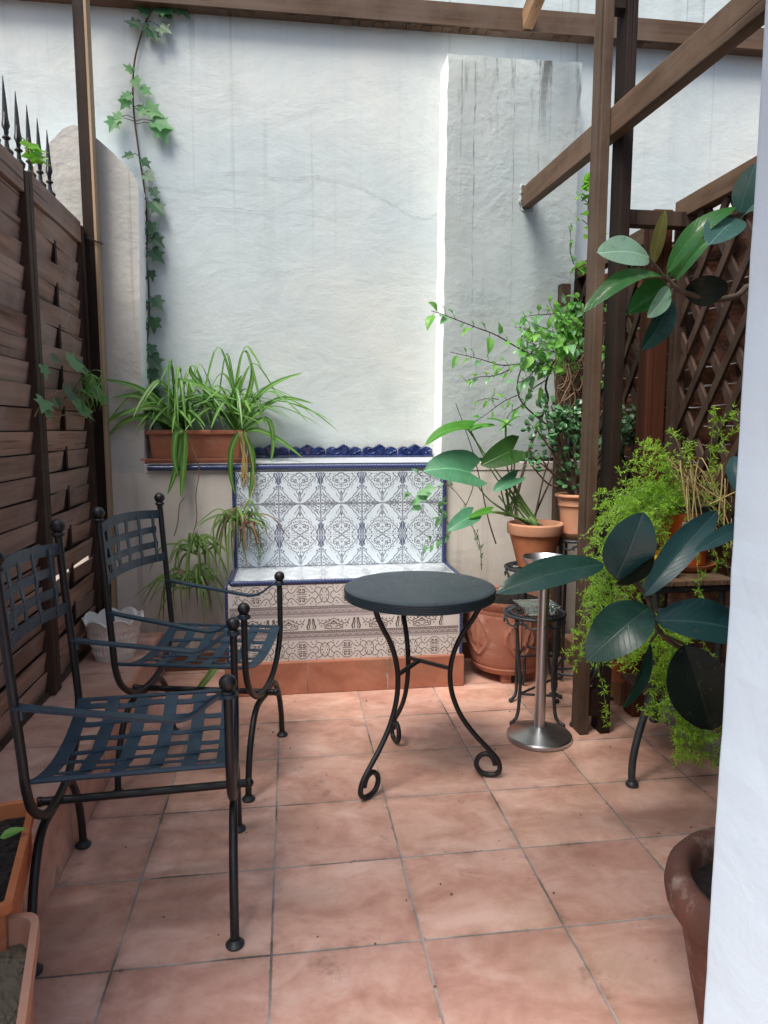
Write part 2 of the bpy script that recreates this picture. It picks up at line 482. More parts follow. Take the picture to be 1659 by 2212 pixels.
M['tile_front'] = mat_simple('cream_glazed_tile', (.64, .60, .575), (.58, .545, .525), .2, 5, .06, coat=.3, bscale=9)
M['tile_band'] = mat_simple('pinkish_band_tile', (.46, .41, .41), (.40, .355, .36), .2, 30, .05, coat=.3)
M['ink'] = mat_simple('brown_ink', (.10, .10, .115), (.17, .17, .185), .2, 300)
M['ink_dark'] = mat_simple('dark_brown_ink', (.075, .06, .052), (.15, .125, .11), .2, 200)
M['ink_blue'] = mat_simple('blue_ink', (.075, .095, .17), (.14, .17, .25), .2, 300)
M['ink_pale'] = mat_simple('glare_pale_ink', (.42, .45, .50), (.36, .39, .44), .2, 200)  # seat print paled in its colour, as sky glare washes it out
M['grout'] = mat_simple('tile_grout', (.42, .43, .46), (.33, .33, .36), .8, 50)
M['bark'] = mat_simple('plant_stem', (.075, .05, .035), (.14, .1, .07), .8, 60, .4)
M['twig_dark'] = mat_simple('dark_twig', (.045, .03, .022), (.09, .062, .045), .8, 60, .4)
M['straw'] = mat_simple('dry_straw', (.42, .33, .15), (.34, .25, .1), .7, 30)
M['dry'] = mat_simple('dry_brown_stem', (.22, .14, .09), (.13, .08, .05), .8, 30)
M['ivy'] = mat_leaf('ivy_leaf', (.030, .085, .040), (.055, .15, .062), .4, .2)
M['ivy_light'] = mat_leaf('young_ivy_leaf', (.12, .30, .12), (.19, .40, .16), .45, .35)
M['ivy_bright'] = mat_leaf('bright_leaf', (.12, .36, .02), (.2, .46, .04), .45, .5)
M['spider'] = mat_leaf('spider_plant_leaf', (.05, .17, .025), (.14, .32, .055), .36, .3, stripe=(.26, .40, .14))
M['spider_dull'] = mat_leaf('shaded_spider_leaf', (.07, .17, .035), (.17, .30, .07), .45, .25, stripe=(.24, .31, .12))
M['shrub'] = mat_leaf('shrub_leaf', (.09, .32, .045), (.26, .54, .12), .4, .4)
M['shrub_pale'] = mat_leaf('pale_shrub_leaf', (.16, .36, .17), (.24, .44, .24), .3, .35)
M['philo'] = mat_leaf('philodendron_leaf', (.045, .20, .022), (.09, .30, .035), .33, .4, vein=.5)
M['philo_blue'] = mat_leaf('philodendron_cool_leaf', (.06, .21, .11), (.09, .26, .14), .3, .2, vein=.5)
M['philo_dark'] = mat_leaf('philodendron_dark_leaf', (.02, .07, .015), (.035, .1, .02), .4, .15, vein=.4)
M['jade'] = mat_leaf('jade_leaf', (.05, .15, .055), (.12, .27, .12), .3, .1)
M['rubber'] = mat_leaf('rubber_leaf', (.012, .058, .040), (.021, .082, .055), .27, .08, vein=.38, under=(.05, .09, .04), spec=.6, vcol=(.10, .19, .13))
M['rubber_cool'] = mat_leaf('rubber_cool_leaf', (.015, .068, .068), (.023, .088, .088), .34, .05, vein=.38, under=(.03, .08, .07), spec=.6, vcol=(.11, .2, .19))
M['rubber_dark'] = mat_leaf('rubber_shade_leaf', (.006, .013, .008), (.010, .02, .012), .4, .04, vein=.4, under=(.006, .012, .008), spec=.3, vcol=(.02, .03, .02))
M['rubber_green'] = mat_leaf('rubber_bright_leaf', (.022, .12, .02), (.045, .19, .035), .22, .2, vein=.4, under=(.06, .2, .04), spec=.6)
M['rubber_sheen'] = mat_leaf('rubber_sheen_leaf', (.30, .52, .34), (.38, .58, .42), .18, .15, vein=.35, spec=.9)  # whitish green paints the sky's sheen into the leaf colour
M['rubber_pale'] = mat_leaf('rubber_pale_leaf', (.07, .18, .15), (.10, .22, .19), .28, .2, vein=.5, spec=.6)
M['rubber_sheath'] = mat_leaf('rubber_new_leaf', (.15, .16, .035), (.22, .21, .06), .4, .3, vein=.5)
M['fern'] = mat_leaf('fern_needles', (.22, .55, .035), (.50, .80, .10), .5, .5)
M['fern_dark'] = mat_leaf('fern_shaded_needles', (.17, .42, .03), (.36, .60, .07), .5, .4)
M['stem_green'] = mat_simple('green_stem', (.10, .2, .05), (.16, .26, .08), .5, 40)
M['yellow'] = mat_simple('yellow_plastic', (.85, .50, .015), (.8, .4, .01), .35)
M['label'] = mat_simple('white_plant_label', (.8, .8, .8), (.7, .7, .7), .5)
M['label_ink'] = mat_simple('label_ink', (.25, .27, .3), None, .6)
M['concrete'] = mat_simple('grey_concrete', (.27, .26, .25), (.2, .195, .19), .85, 9, .5)
M['brick'] = mat_simple('tan_brick', (.36, .22, .12), (.28, .16, .09), .85, 14, .5)
M['wire'] = mat_simple('pale_wire', (.6, .6, .62), None, .4)
M['crack'] = mat_simple('wall_crack', (.24, .26, .24), (.40, .45, .45), .9, 22)
M['beam_shadow_dirt'] = mat_simple('rust_dirt', (.25, .17, .12), None, .9)


def mk_special():
    n = NT('table_top_paint'); c = n.coord()
    col = n.mix(n.ramp(n.noise(c, 6, 5), [(.4, 0), (.7, 1)]), (.030, .046, .060), (.046, .063, .078))
    sp = n.n('ShaderNodeTexVoronoi', {'Vector': n.mapping(c, scale=(1, 1, .2)), 'Scale': 38, 'Randomness': 1})
    patch = n.ramp(n.noise(c, 7, 3), [(.47, 0), (.55, 1)])
    drop = n.math('MULTIPLY', n.ramp(sp.outputs['Distance'], [(.16, 1), (.24, 0)]), patch)
    col = n.mix(drop, col, (.006, .007, .009))
    r = n.math('ADD', .36, n.math('MULTIPLY', n.noise(c, 14, 5), .18))
    r = n.math('SUBTRACT', r, n.math('MULTIPLY', drop, .3))
    M['tabletop'] = n.done(n.pbr(col, r, n.bump(n.math('ADD', n.noise(c, 80, 3), n.math('MULTIPLY', drop, .8)), .15, .002), spec=.5))
    n = NT('brushed_steel'); c = n.coord()
    b = n.noise(n.mapping(c, scale=(120, 120, 2)), 1.0, 4)
    r = n.math('ADD', .22, n.math('MULTIPLY', n.noise(c, 25, 4), .2))
    M['steel'] = n.done(n.pbr((.52, .53, .55), r, n.bump(b, .1, .001), metal=1))
    n = NT('green_glass')
    M['glass'] = n.done(n.pbr((.80, .93, .90), .05, trans=.85, ior=1.45))
    n = NT('blue_glazed_trim'); c = n.coord()
    s = sep(n, c)
    w = n.math('SINE', n.math('MULTIPLY', n.math('ADD', n.math('ADD', s[0], s[2]), n.math('MULTIPLY', s[1], 1.0)), 420))
    col = n.mix(n.ramp(w, [(.2, 0), (.9, 1)]), (.010, .018, .085), (.07, .11, .26))
    M['blue_trim'] = n.done(n.pbr(col, .16, n.bump(w, .4, .003), coat=.5))
    n = NT('blue_glazed_crest'); c = n.coord()
    col = n.mix(n.ramp(n.noise(c, 40, 3), [(.4, 0), (.7, 1)]), (.009, .016, .075), (.03, .05, .17))
    M['blue_crest'] = n.done(n.pbr(col, .14, coat=.5))
    n = NT('brown_backing_sheet'); c = n.coord()
    f = n.noise(n.mapping(c, scale=(4, 4, 7)), 1.0, 6, .65, 1.2)
    col = n.ramp(f, [(.33, (.02, .009, .006)), (.5, (.13, .052, .03)), (.66, (.25, .11, .065)), (.8, (.34, .2, .13))])
    sc = n.math('SINE', n.math('MULTIPLY', sep(n, c)[2], 45))
    h = n.math('ADD', n.math('MULTIPLY', f, 1.2), n.math('MULTIPLY', sc, .25))
    M['backing'] = n.done(n.pbr(col, .38, n.bump(h, .7, .03), spec=.5))


mk_special()

# ================================================================== SETTING
YU = 3.64      # upper wall face
YL = 3.46      # lower wall / pier / pillar face
ZL = 1.035     # ledge height

b = MB(); b.add([(-6, -3, 0), (6, -3, 0), (6, 6, 0), (-6, 6, 0)], [(0, 1, 2, 3)])
b.build('floor', M['floor'], angle=0, kind='structure')

# raised tiled ledge under the fence
b = MB()
b.add([(-1.25, .3, .2), (-.642, .3, .2), (-.642, YL - .004, .2), (-1.25, YL - .004, .2)], [(0, 1, 2, 3)], 0)
b.add([(-.63, .3, .19), (-.63, YL - .004, .19), (-.63, YL - .004, 0), (-.63, .3, 0)], [(0, 1, 2, 3)], 1)
b.add([(-.642, .3, .2), (-.633, .3, .197), (-.63, .3, .19), (-.642, YL - .004, .2), (-.633, YL - .004, .197), (-.63, YL - .004, .19)], [(0, 1, 4, 3), (1, 2, 5, 4)], 2)
b.add([(-1.25, .3, 0), (-.63, .3, 0), (-.63, .3, .19), (-.642, .3, .2), (-1.25, .3, .2)], [(0, 1, 2, 3, 4)], 1)
o = b.build('tiled_ledge', [M['ledge'], M['riser'], M['terra_pale']], angle=30)
tag(o, 'low terracotta tiled step running along the foot of the slatted wooden fence', 'step')

# ---- back wall
wallT = thing('plaster_wall', 'tall white plastered wall with fine cracks and drip stains behind the tiled bench', 'wall', (0, 3.8, 0))
b = MB()
# grid so that the surface is very slightly uneven
NX, NZ = 70, 60
x0, x1, z0, z1 = -4.5, 4.5, .95, 5.2
rnd = np.random.RandomState(3)
gx = rnd.rand(12, 12)
def softnoise(u, v):
    u *= 10; v *= 10
    i, j = int(u), int(v); fu, fv = u - i, v - j
    fu = fu * fu * (3 - 2 * fu); fv = fv * fv * (3 - 2 * fv)
    return (gx[i, j] * (1 - fu) + gx[i + 1, j] * fu) * (1 - fv) + (gx[i, j + 1] * (1 - fu) + gx[i + 1, j + 1] * fu) * fv
vs = []
for i in range(NX + 1):
    for j in range(NZ + 1):
        u, v = i / NX, j / NZ
        vs.append((x0 + (x1 - x0) * u, YU + .012 * softnoise(u, v), z0 + (z1 - z0) * v))
fs = [(i * (NZ + 1) + j, (i + 1) * (NZ + 1) + j, (i + 1) * (NZ + 1) + j + 1, i * (NZ + 1) + j + 1) for i in range(NX) for j in range(NZ)]
b.add(vs, fs)
b.add([(x0, YU + .02, z1), (x1, YU + .02, z1), (x1, YU + .4, z1), (x0, YU + .4, z1)], [(0, 1, 2, 3)])
b.add([(x0, YU + .4, 0), (x1, YU + .4, 0), (x1, YU + .4, z1), (x0, YU + .4, z1)], [(3, 2, 1, 0)])
def crack(pts, w=.0022):
    pp = []
    for a, c in zip(pts[:-1], pts[1:]):
        for k in range(4):
            t = k / 4
            pp.append((a[0] + (c[0] - a[0]) * t + random.uniform(-3, 3), a[1] + (c[1] - a[1]) * t + random.uniform(-2.5, 2.5)))
    pp.append(pts[-1])
    q = [P(x, y, Y=YU - .0015) for x, y in pp]
    for i in range(len(q) - 1):
        d = (q[i + 1] - q[i]); nrm = Vector((-d.z, 0, d.x)).normalized()
        w0 = w * random.uniform(.3, 1); w1 = w * random.uniform(.3, 1)
        b.add([q[i] - nrm * w0 / 2, q[i + 1] - nrm * w1 / 2, q[i + 1] + nrm * w1 / 2, q[i] + nrm * w0 / 2], [(0, 1, 2, 3)], 1)
crack([(322, 395), (350, 402), (385, 408), (420, 411), (445, 418)])
crack([(425, 445), (500, 449), (570, 458), (620, 438), (665, 405), (690, 380)], .0028)
crack([(470, 375), (540, 372), (600, 383), (690, 380), (770, 400), (830, 430), (880, 462), (920, 472), (950, 458)])
b.build('wall_face', [M['wall'], M['crack']], wallT, angle=40)
# lower thicker part with the ledge on top
b = MB()
b.box(-4.5, 4.5, YL, YU + .39, 0, .985)
b.build('lower_wall', M['low_wall'], wallT, angle=0)
b = MB()
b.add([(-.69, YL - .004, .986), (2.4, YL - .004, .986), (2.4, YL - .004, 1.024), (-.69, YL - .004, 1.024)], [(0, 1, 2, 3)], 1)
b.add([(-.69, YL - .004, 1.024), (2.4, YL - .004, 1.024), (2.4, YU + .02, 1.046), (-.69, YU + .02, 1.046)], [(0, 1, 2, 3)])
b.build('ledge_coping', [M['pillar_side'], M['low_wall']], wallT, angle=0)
b = MB(); b.box(-.627, -.302, YL - .012, YL - .001, .001, .085); b.box(.80, 1.55, YL - .012, YL - .001, .001, .085)
b.build('skirting', M['skirt'], wallT, angle=0)

# ---- pillar on the right of the bench
b = MB()
NXp, NZp = 14, 34
vs = []
def px(u, v): return .757 + .017 * v + (1.425 + .012 * v - .757 - .017 * v) * u
for i in range(NXp + 1):
    for j in range(NZp + 1):
        u, v = i / NXp, j / NZp
        z = 1.047 + (2.952 - 1.047) * v + (.006 * u if j == NZp else 0)
        e = 0 if 0 < i < NXp and 0 < j < NZp else .006
        jx = random.uniform(-.003, .003) if i in (0, NXp) else 0
        jz = random.uniform(-.004, .004) if j == NZp else 0
        vs.append((px(u, v) + jx, YL - .002 + e + .010 * (softnoise(u * .9, v * .99) - .5) * (1 if 0 < i < NXp else 0), z + jz))
fs = [(i * (NZp + 1) + j, (i + 1) * (NZp + 1) + j, (i + 1) * (NZp + 1) + j + 1, i * (NZp + 1) + j + 1) for i in range(NXp) for j in range(NZp)]
b.add(vs, fs, 0)
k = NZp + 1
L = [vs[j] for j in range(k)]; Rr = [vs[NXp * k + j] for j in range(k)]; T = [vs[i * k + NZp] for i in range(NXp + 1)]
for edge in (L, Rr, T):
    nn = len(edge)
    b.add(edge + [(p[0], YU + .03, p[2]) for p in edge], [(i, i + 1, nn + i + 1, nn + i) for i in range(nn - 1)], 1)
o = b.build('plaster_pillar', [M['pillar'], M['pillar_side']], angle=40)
tag(o, 'grey white rendered pillar with mould streaks at the top and a left edge whitened as if lit', 'pillar')

# ---- gabled pier at the left
b = MB()
prof = [(-1.25, 0), (-.694, 0), (-.690, .9), (-.684, 1.6), (-.672, 2.0), (-.664, 2.306), (-.70, 2.362), (-.77, 2.434), (-.84, 2.494), (-.89, 2.532), (-.935, 2.545), (-.98, 2.525), (-1.04, 2.462), (-1.16, 2.29), (-1.25, 2.2)]
n_ = len(prof)
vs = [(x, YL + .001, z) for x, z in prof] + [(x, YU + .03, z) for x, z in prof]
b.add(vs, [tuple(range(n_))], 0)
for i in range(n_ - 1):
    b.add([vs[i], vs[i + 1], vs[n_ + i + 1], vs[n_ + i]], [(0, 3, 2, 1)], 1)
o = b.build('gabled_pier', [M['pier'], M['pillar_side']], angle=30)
tag(o, 'weathered grey masonry pier with sloping top whitened along its edges as if lit beside the wooden post', 'pier')

# ---- house wall framing the view on the right (doorway we look through)
b = MB()
def wbox(x0, x1, z0, z1): b.box(x0, x1, .55, .75, z0, z1)
wbox(.519, 3.4, -.01, 3.5)
zz_ = np.arange(-.01, 3.5, .04); nz_ = len(zz_)
jx_ = [.5147 + random.uniform(-.0007, .0007) + .0006 * sin(z * 9) for z in zz_]
vs = [(x + .0022, .552, z) for x, z in zip(jx_, zz_)] + [(x + random.uniform(0, .0004), .7515 - .003, z) for x, z in zip(jx_, zz_)] + [(x + .003, .7525, z) for x, z in zip(jx_, zz_)] + [(3.39, .7525, z) for z in zz_]
b.add(vs, [(k * nz_ + i, (k + 1) * nz_ + i, (k + 1) * nz_ + i + 1, k * nz_ + i + 1) for k in range(3) for i in range(nz_ - 1)])
wbox(-3.4, -.62, -.01, 3.5)
wbox(-.62, .5147, 2.25, 3.5)
b.box(-.9, .9, .12, .548, 2.26, 2.5)  # added slab out of view above the doorway, keeps sun off the near floor
o = b.build('house_wall', M['house'], angle=0, bevel=.004)
tag(o, 'pale blue white painted house wall edge at the right border of the view', 'wall')

# ================================================================== PERGOLA
pw = M['wood_black_z']
def timber(name, label, p, q, w, h, mat, up=(0, 0, 1), bev=.004, cat='beam'):
    bb = MB(); bb.bar(p, q, w, h, up)
    o = bb.build(name, mat, angle=0, bevel=bev)
    return tag(o, label, cat)
# beam along the wall
bb = MB(); bb.bar((-1.9, YU - .035, 3.19), (4.2, YU - .035, 3.19), .07, .105)
for i in range(60):
    x = random.uniform(-.3, 2.3); w = random.uniform(.01, .05)
    bb.box(x, x + w, YU - .06, YU - .01, 3.137 - random.uniform(.001, .006), 3.139)
o = bb.build('wall_beam', M['wood_beam_x'], angle=0, bevel=.003)
tag(o, 'long brown timber beam fixed along the top of the white wall', 'beam')
p0 = P(1158, 40, Y=3.56)
timber('pale_rafter', 'short pale orange rafter end meeting the wall beam at the top edge', (1.19, 3.565, 3.185), (1.19, 2.3, 3.50), .05, .10, M['wood_pale_y'], cat='rafter')
# sloping beam held between the two planks of the post
timber('cross_beam', 'weathered ribbed beam running from the grey pillar up to the top right corner', (1.17, 3.462, 2.317), (1.17, .76, 2.205), .045, .098, M['wood_beam_y'])
bb = MB()
c0 = Vector((1.17, 3.456, 2.317))
ring_ = []
for i in range(40):
    a = 2 * pi * i / 40
    ex = max(abs(cos(a)) / .030, abs(sin(a)) / .056)
    ring_.append(c0 + Vector((cos(a) / ex * random.uniform(.95, 1.15), 0, sin(a) / ex * random.uniform(.97, 1.1))))
ring_.append(ring_[0].copy())
bb.tube(ring_, [random.uniform(.004, .010) for _ in ring_], 7)
o = bb.build('mortar_collar', M['pillar'], angle=60)
tag(o, 'rough mortar ring where the ribbed beam enters the grey pillar', 'mortar')
# double post
dp = thing('pergola_post', 'tall post of two dark planks with a gap standing on the terrace by the ferns', 'post', (1.17, 2.53, 0))
bb = MB(); bb.box(1.110, 1.146, 2.49, 2.575, .0, 3.6); bb.build('plank', M['wood_mid_z'], dp, angle=0, bevel=.003)
bb = MB(); bb.box(1.194, 1.234, 2.49, 2.575, .0, 3.6); bb.build('plank', pw, dp, angle=0, bevel=.003)  # second plank near-black: its shade is put into the colour
for za_, zb_ in ((.07, .17), (2.66, 2.70)):
    bb = MB(); bb.box(1.1465, 1.1935, 2.505, 2.56, za_, zb_); bb.build('spacer_block', pw, dp, angle=0)
# slim post at the fence end
sp_ = thing('corner_post', 'slim brown post with a side face coloured as if lit at the far end of the slatted fence', 'post', (-.86, 3.41, .2))
bb = MB(); bb.box(-.893, -.846, 3.375, 3.44, .2, 3.6); bb.build('post_body', pw, sp_, angle=0, bevel=.002)
bb = MB(); bb.box(-.8455, -.835, 3.372, 3.44, .2, 3.6); bb.build('lit_side_strip', M['wood_pale_z'], sp_, angle=0)  # added strip, coloured as the lit side face of the post
wpts = [(-.90, 3.37, 2.03), (-.87, 3.365, 2.035), (-.835, 3.366, 2.02), (-.828, 3.40, 2.025), (-.83, 3.446, 2.03)]
bb = MB(); bb.tube(spline(wpts, 5), .0035, 6); bb.build('tie_wire', M['iron'], sp_)

# ================================================================== WOVEN FENCE
XF = -.90
def fence_panel(ya, yb, label, battens, z1=2.09, gaps=()):
    t = thing('slatted_fence_panel', label, 'fence', (XF, (ya + yb) / 2, .2), 'woven slat fence panels')
    nrow = 22; h = (z1 - .30) / nrow
    s = MB()
    for r in range(nrow):
        zb = .213 + h * r; zt = zb + h * .955
        sg = 1 if r % 2 else -1
        if r in gaps: zt -= h * .16
        k = 14; vs = []
        tl = random.uniform(-.005, .005)
        tw = random.uniform(-.004, .004)
        for i in range(k + 1):
            y = ya + (yb - ya) * i / k
            dx = 0
            for bt in battens:
                dx += .009 * math.exp(-((y - bt) / .16) ** 2)
            xo = XF - .016 + sg * dx
            for (xx, zz) in ((.0, zb + .001), (.004, zt), (-.004, zt), (-.006, zb + .001)):
                vs.append((xo + xx + tw * (i / k - .5) + (.0045 if zz > zb + .01 else -.0045), y, zz + tl * (i / k - .5)))
        fs = []
        for i in range(k):
            for j in range(4):
                j2 = (j + 1) % 4
                fs.append((i * 4 + j, (i + 1) * 4 + j, (i + 1) * 4 + j2, i * 4 + j2))
        fs += [(3, 2, 1, 0), tuple(k * 4 + j for j in range(4))]
        s.add(vs, fs)
        if r not in gaps:
            s.box(XF - .040, XF - .037, ya - .01, yb + .01, zt - .042, zt + .022, 1)  # added dark strip behind the seam, stands in for the shade between slats
    s.build('slat_weave', [M['wood_dark_y'], M['wood_black_z']], t, angle=25)
    for bt in battens:
        s = MB(); s.box(XF - .023, XF - .009, bt - .011, bt + .011, .21, z1 - .06); s.build('batten', M['wood_black_z'], t, angle=0)
    for y in (ya, yb):
        s = MB(); s.box(XF - .03, XF + .014, y - .018, y + .018, .201, z1 - (0.0 if y == ya else .01)); s.build('stile', M['wood_dark_z'], t, angle=0, bevel=.003)
    s = MB(); s.box(XF - .034, XF - .004, ya + .019, yb - .019, .2005, .216); s.build('bottom_rail', M['wood_dark_z'], t, angle=0)
    s = MB(); s.box(XF - .028, XF + .010, ya + .019, yb - .019, z1 - .085, z1 + .004); s.build('top_rail', M['wood_dark_y'], t, angle=0, bevel=.003)
    return t
fence_panel(2.72, 3.35, 'dark woven slat fence panel next to the slim corner post', (3.03,), gaps=(4,))
fence_panel(1.55, 2.68, 'dark woven slat fence panel behind the nearer iron chair', (2.1,), gaps=())

# railing behind the fence
rl = thing('spiked_railing', 'black wrought iron railing with spear points rising behind the fence', 'railing', (-1.0, 2.9, 0))
def spear(y, x=-1.0):
    s = MB()
    s.tube([(x, y, .05), (x, y, 2.13)], .008, 6)
    s.lathe([(.008, 2.10), (.02, 2.12), (.008, 2.135), (.009, 2.165), (.021, 2.185), (.023, 2.195), (.009, 2.21), (.007, 2.235), (.016, 2.243), (.007, 2.252), (.008, 2.27), (.015, 2.285), (.011, 2.31), (.007, 2.38), (.0012, 2.455)], (x, y, 0), 8)
    for sg in (-1, 1):
        s.tube(spline([(x, y, 2.255), (x, y + sg * .018, 2.27), (x, y + sg * .012, 2.30), (x, y + sg * .004, 2.34)], 4), [.004] * 13, 5)
    return s
for i in range(11):
    spear(3.30 - .116 * i).build('spear_bar', M['iron'], rl)
for za_ in (2.09, .25):
    s = MB(); s.box(-1.012, -.988, 1.9, 3.40, za_, za_ + .012); s.build('rail', M['iron'], rl, angle=0)

# ================================================================== TILED BENCH
bench = thing('tiled_bench', 'built in bench clad in patterned white and blue glazed tiles against the wall', 'bench', (.25, 3.3, 0))
class Plane2:
    """flat ornament strips laid on a tile face"""
    def __init__(s, mb, o, ux, vx, nrm, w=.0030, off=.0006):
        s.mb = mb; s.o = Vector(o); s.u = Vector(ux); s.v = Vector(vx); s.n = Vector(nrm).normalized(); s.w = w; s.off = off
        s.k = 0
    def pt(s, u, v, lift=0): return s.o + s.u * u + s.v * v + s.n * (s.off + lift)
    def line(s, pts, mi, w=None):
        w = w or s.w
        q = [s.pt(*p) for p in pts]
        for a, c in zip(q[:-1], q[1:]):
            s.k += 1
            d = c - a
            if d.length < 1e-6: continue
            e = d.normalized() * (w * .3); sd = d.cross(s.n).normalized() * (w / 2)
            lf = s.n * (.00004 * (s.k % 9))
            s.mb.add([a - e - sd + lf, c + e - sd + lf, c + e + sd + lf, a - e + sd + lf], [(0, 1, 2, 3)], mi)
    def dot(s, u, v, r, mi):
        c = s.pt(u, v, .0005)
        eu = s.u.normalized() * r; ev = s.v.normalized() * r
        s.mb.add([c + eu * cos(a * pi / 3) + ev * sin(a * pi / 3) for a in range(6)], [tuple(range(6))], mi)
    def rect(s, u0, v0, u1, v1, mi, lift=0):
        s.mb.add([s.pt(u0, v0, lift), s.pt(u1, v0, lift), s.pt(u1, v1, lift), s.pt(u0, v1, lift)], [(0, 1, 2, 3)], mi)

def half_diamond(pl, I, B, up=True, corners=True):
    F = (lambda v: v) if up else (lambda v: 1 - v)
    def both(pts, mi, w=None):
        pl.line([(u, F(v)) for u, v in pts], mi, w)
        pl.line([(1 - u, F(v)) for u, v in pts], mi, w)
    def bdot(u, v, r=.0035, mi=I):
        pl.dot(u, F(v), r, mi)
        if abs(u - .5) > .01: pl.dot(1 - u, F(v), r, mi)
    both([(.513, .94), (.513, .80), (.53, .70), (.57, .64), (.59, .55), (.64, .51), (.70, .47), (.71, .38), (.78, .31), (.83, .22), (.90, .13), (.88, .05)], I)
    both([(.55, .34), (.63, .34), (.63, .24), (.575, .24), (.575, .29), (.60, .29)], I)
    both([(.63, .30), (.70, .30), (.70, .16), (.60, .10), (.5, .02)], I)
    both([(.5, .26), (.56, .14), (.66, .05)], I, .0019)
    both([(.76, .2), (.80, .12), (.74, .05)], I, .0019)
    for u, v in ((.5, .66), (.5, .54), (.5, .42), (.555, .54), (.60, .43), (.655, .41), (.67, .22), (.755, .25), (.82, .15), (.5, .14), (.555, .05), (.77, .06)): bdot(u, v)
    both([(.53, .90), (.555, .82), (.60, .74), (.63, .66)], I, .0018)
    both([(.72, .42), (.765, .44), (.79, .40), (.77, .36)], I, .0018)
    both([(.84, .26), (.875, .27), (.89, .23), (.87, .20)], I, .0018)
    both([(.5, .48), (.53, .46), (.56, .40), (.53, .37), (.5, .40)], I, .0018)
    both([(.5, .74), (.525, .66), (.5, .60)], I, .0018)
    for u, v in ((.54, .88), (.615, .72), (.66, .57), (.745, .51), (.86, .31), (.5, .34), (.5, .22), (.64, .17), (.69, .07), (.83, .04), (.61, .28)): bdot(u, v, .0022)
    if corners:
        both([(.70, .985), (.78, .955), (.81, .90), (.87, .88), (.89, .82), (.955, .80)], I, .0018)
        both([(.80, .985), (.85, .95), (.90, .92), (.955, .87)], I, .0018)
        both([(.84, .74), (.88, .77), (.92, .76), (.93, .71)], I, .0018)
        both([(.58, .985), (.66, .95), (.70, .88), (.77, .82), (.80, .73), (.87, .66), (.90, .57), (.965, .52)], I)
        both([(.66, .985), (.75, .93), (.82, .83), (.90, .74), (.96, .64)], I, .0019)
        for u, v in ((.74, .985), (.82, .93), (.88, .87), (.93, .80), (.78, .90), (.85, .79), (.90, .95), (.95, .90), (.92, .70), (.965, .73), (.70, .93), (.865, .97), (.955, .985), (.89, .81)): bdot(u, v, .0028)
        for u, v in ((.90, .50), (.955, .46)): bdot(u, v, .0045, B)
    both([(.925, .03), (.90, .10), (.93, .17), (.955, .25), (.935, .34)], B, .0055)
    both([(.965, .03), (.955, .10), (.975, .18), (.972, .38)], B, .0045)
    both([(.988, .01), (.988, .99)], B, .0018)
    pl.line([(.01, F(.985)), (.99, F(.985))], B, .0018)

# backrest: 5 x 3 tiles
BX0, BX1, BZ0, BZ1, BY = -.262, .762, .515, .985, 3.438
tw, th = (BX1 - BX0) / 5, (BZ1 - BZ0) / 3
bb = MB(); bb.box(BX0, BX1, BY, YL - .001, BZ0 - .02, BZ1)
for i in range(5):
    for j in range(3):
        pl = Plane2(bb, (BX0 + tw * i, BY, BZ0 + th * j), (tw, 0, 0), (0, 0, th), (0, -1, 0))
        half_diamond(pl, 1, 2, up=(j == 1))
        pl.rect(0 - .006, 0, .006, 1, 3, .0001); pl.rect(0, -.007, 1, .007, 3, .0002)
bb.build('backrest', [M['tile_back'], M['ink'], M['ink_blue'], M['grout']], bench, angle=0)
# seat
SX0, SX1, SZ = -.276, .762, .515
SY0 = 3.092
bb = MB()
bb.add([(SX0 + .02, SY0 + .02, SZ), (SX1 + .008, SY0 + .02, SZ), (SX1 + .008, BY - .001, SZ), (SX0 + .02, BY - .001, SZ)], [(0, 1, 2, 3)], 0)
n5 = (SX1 - SX0 - .02) / 5
for i in range(5):
    for j, up in ((0, False), (1, True)):
        pl = Plane2(bb, (SX0 + .02 + n5 * i, SY0 + .02 + .162 * j, SZ), (n5, 0, 0), (0, .162, 0), (0, 0, 1))
        half_diamond(pl, 1, 2, up=up)
    pl.rect(-.006, -1, .006, 1, 3, .0001)
bb.build('seat', [M['tile_white'], M['ink_pale'], M['ink_pale'], M['grout']], bench, angle=0)
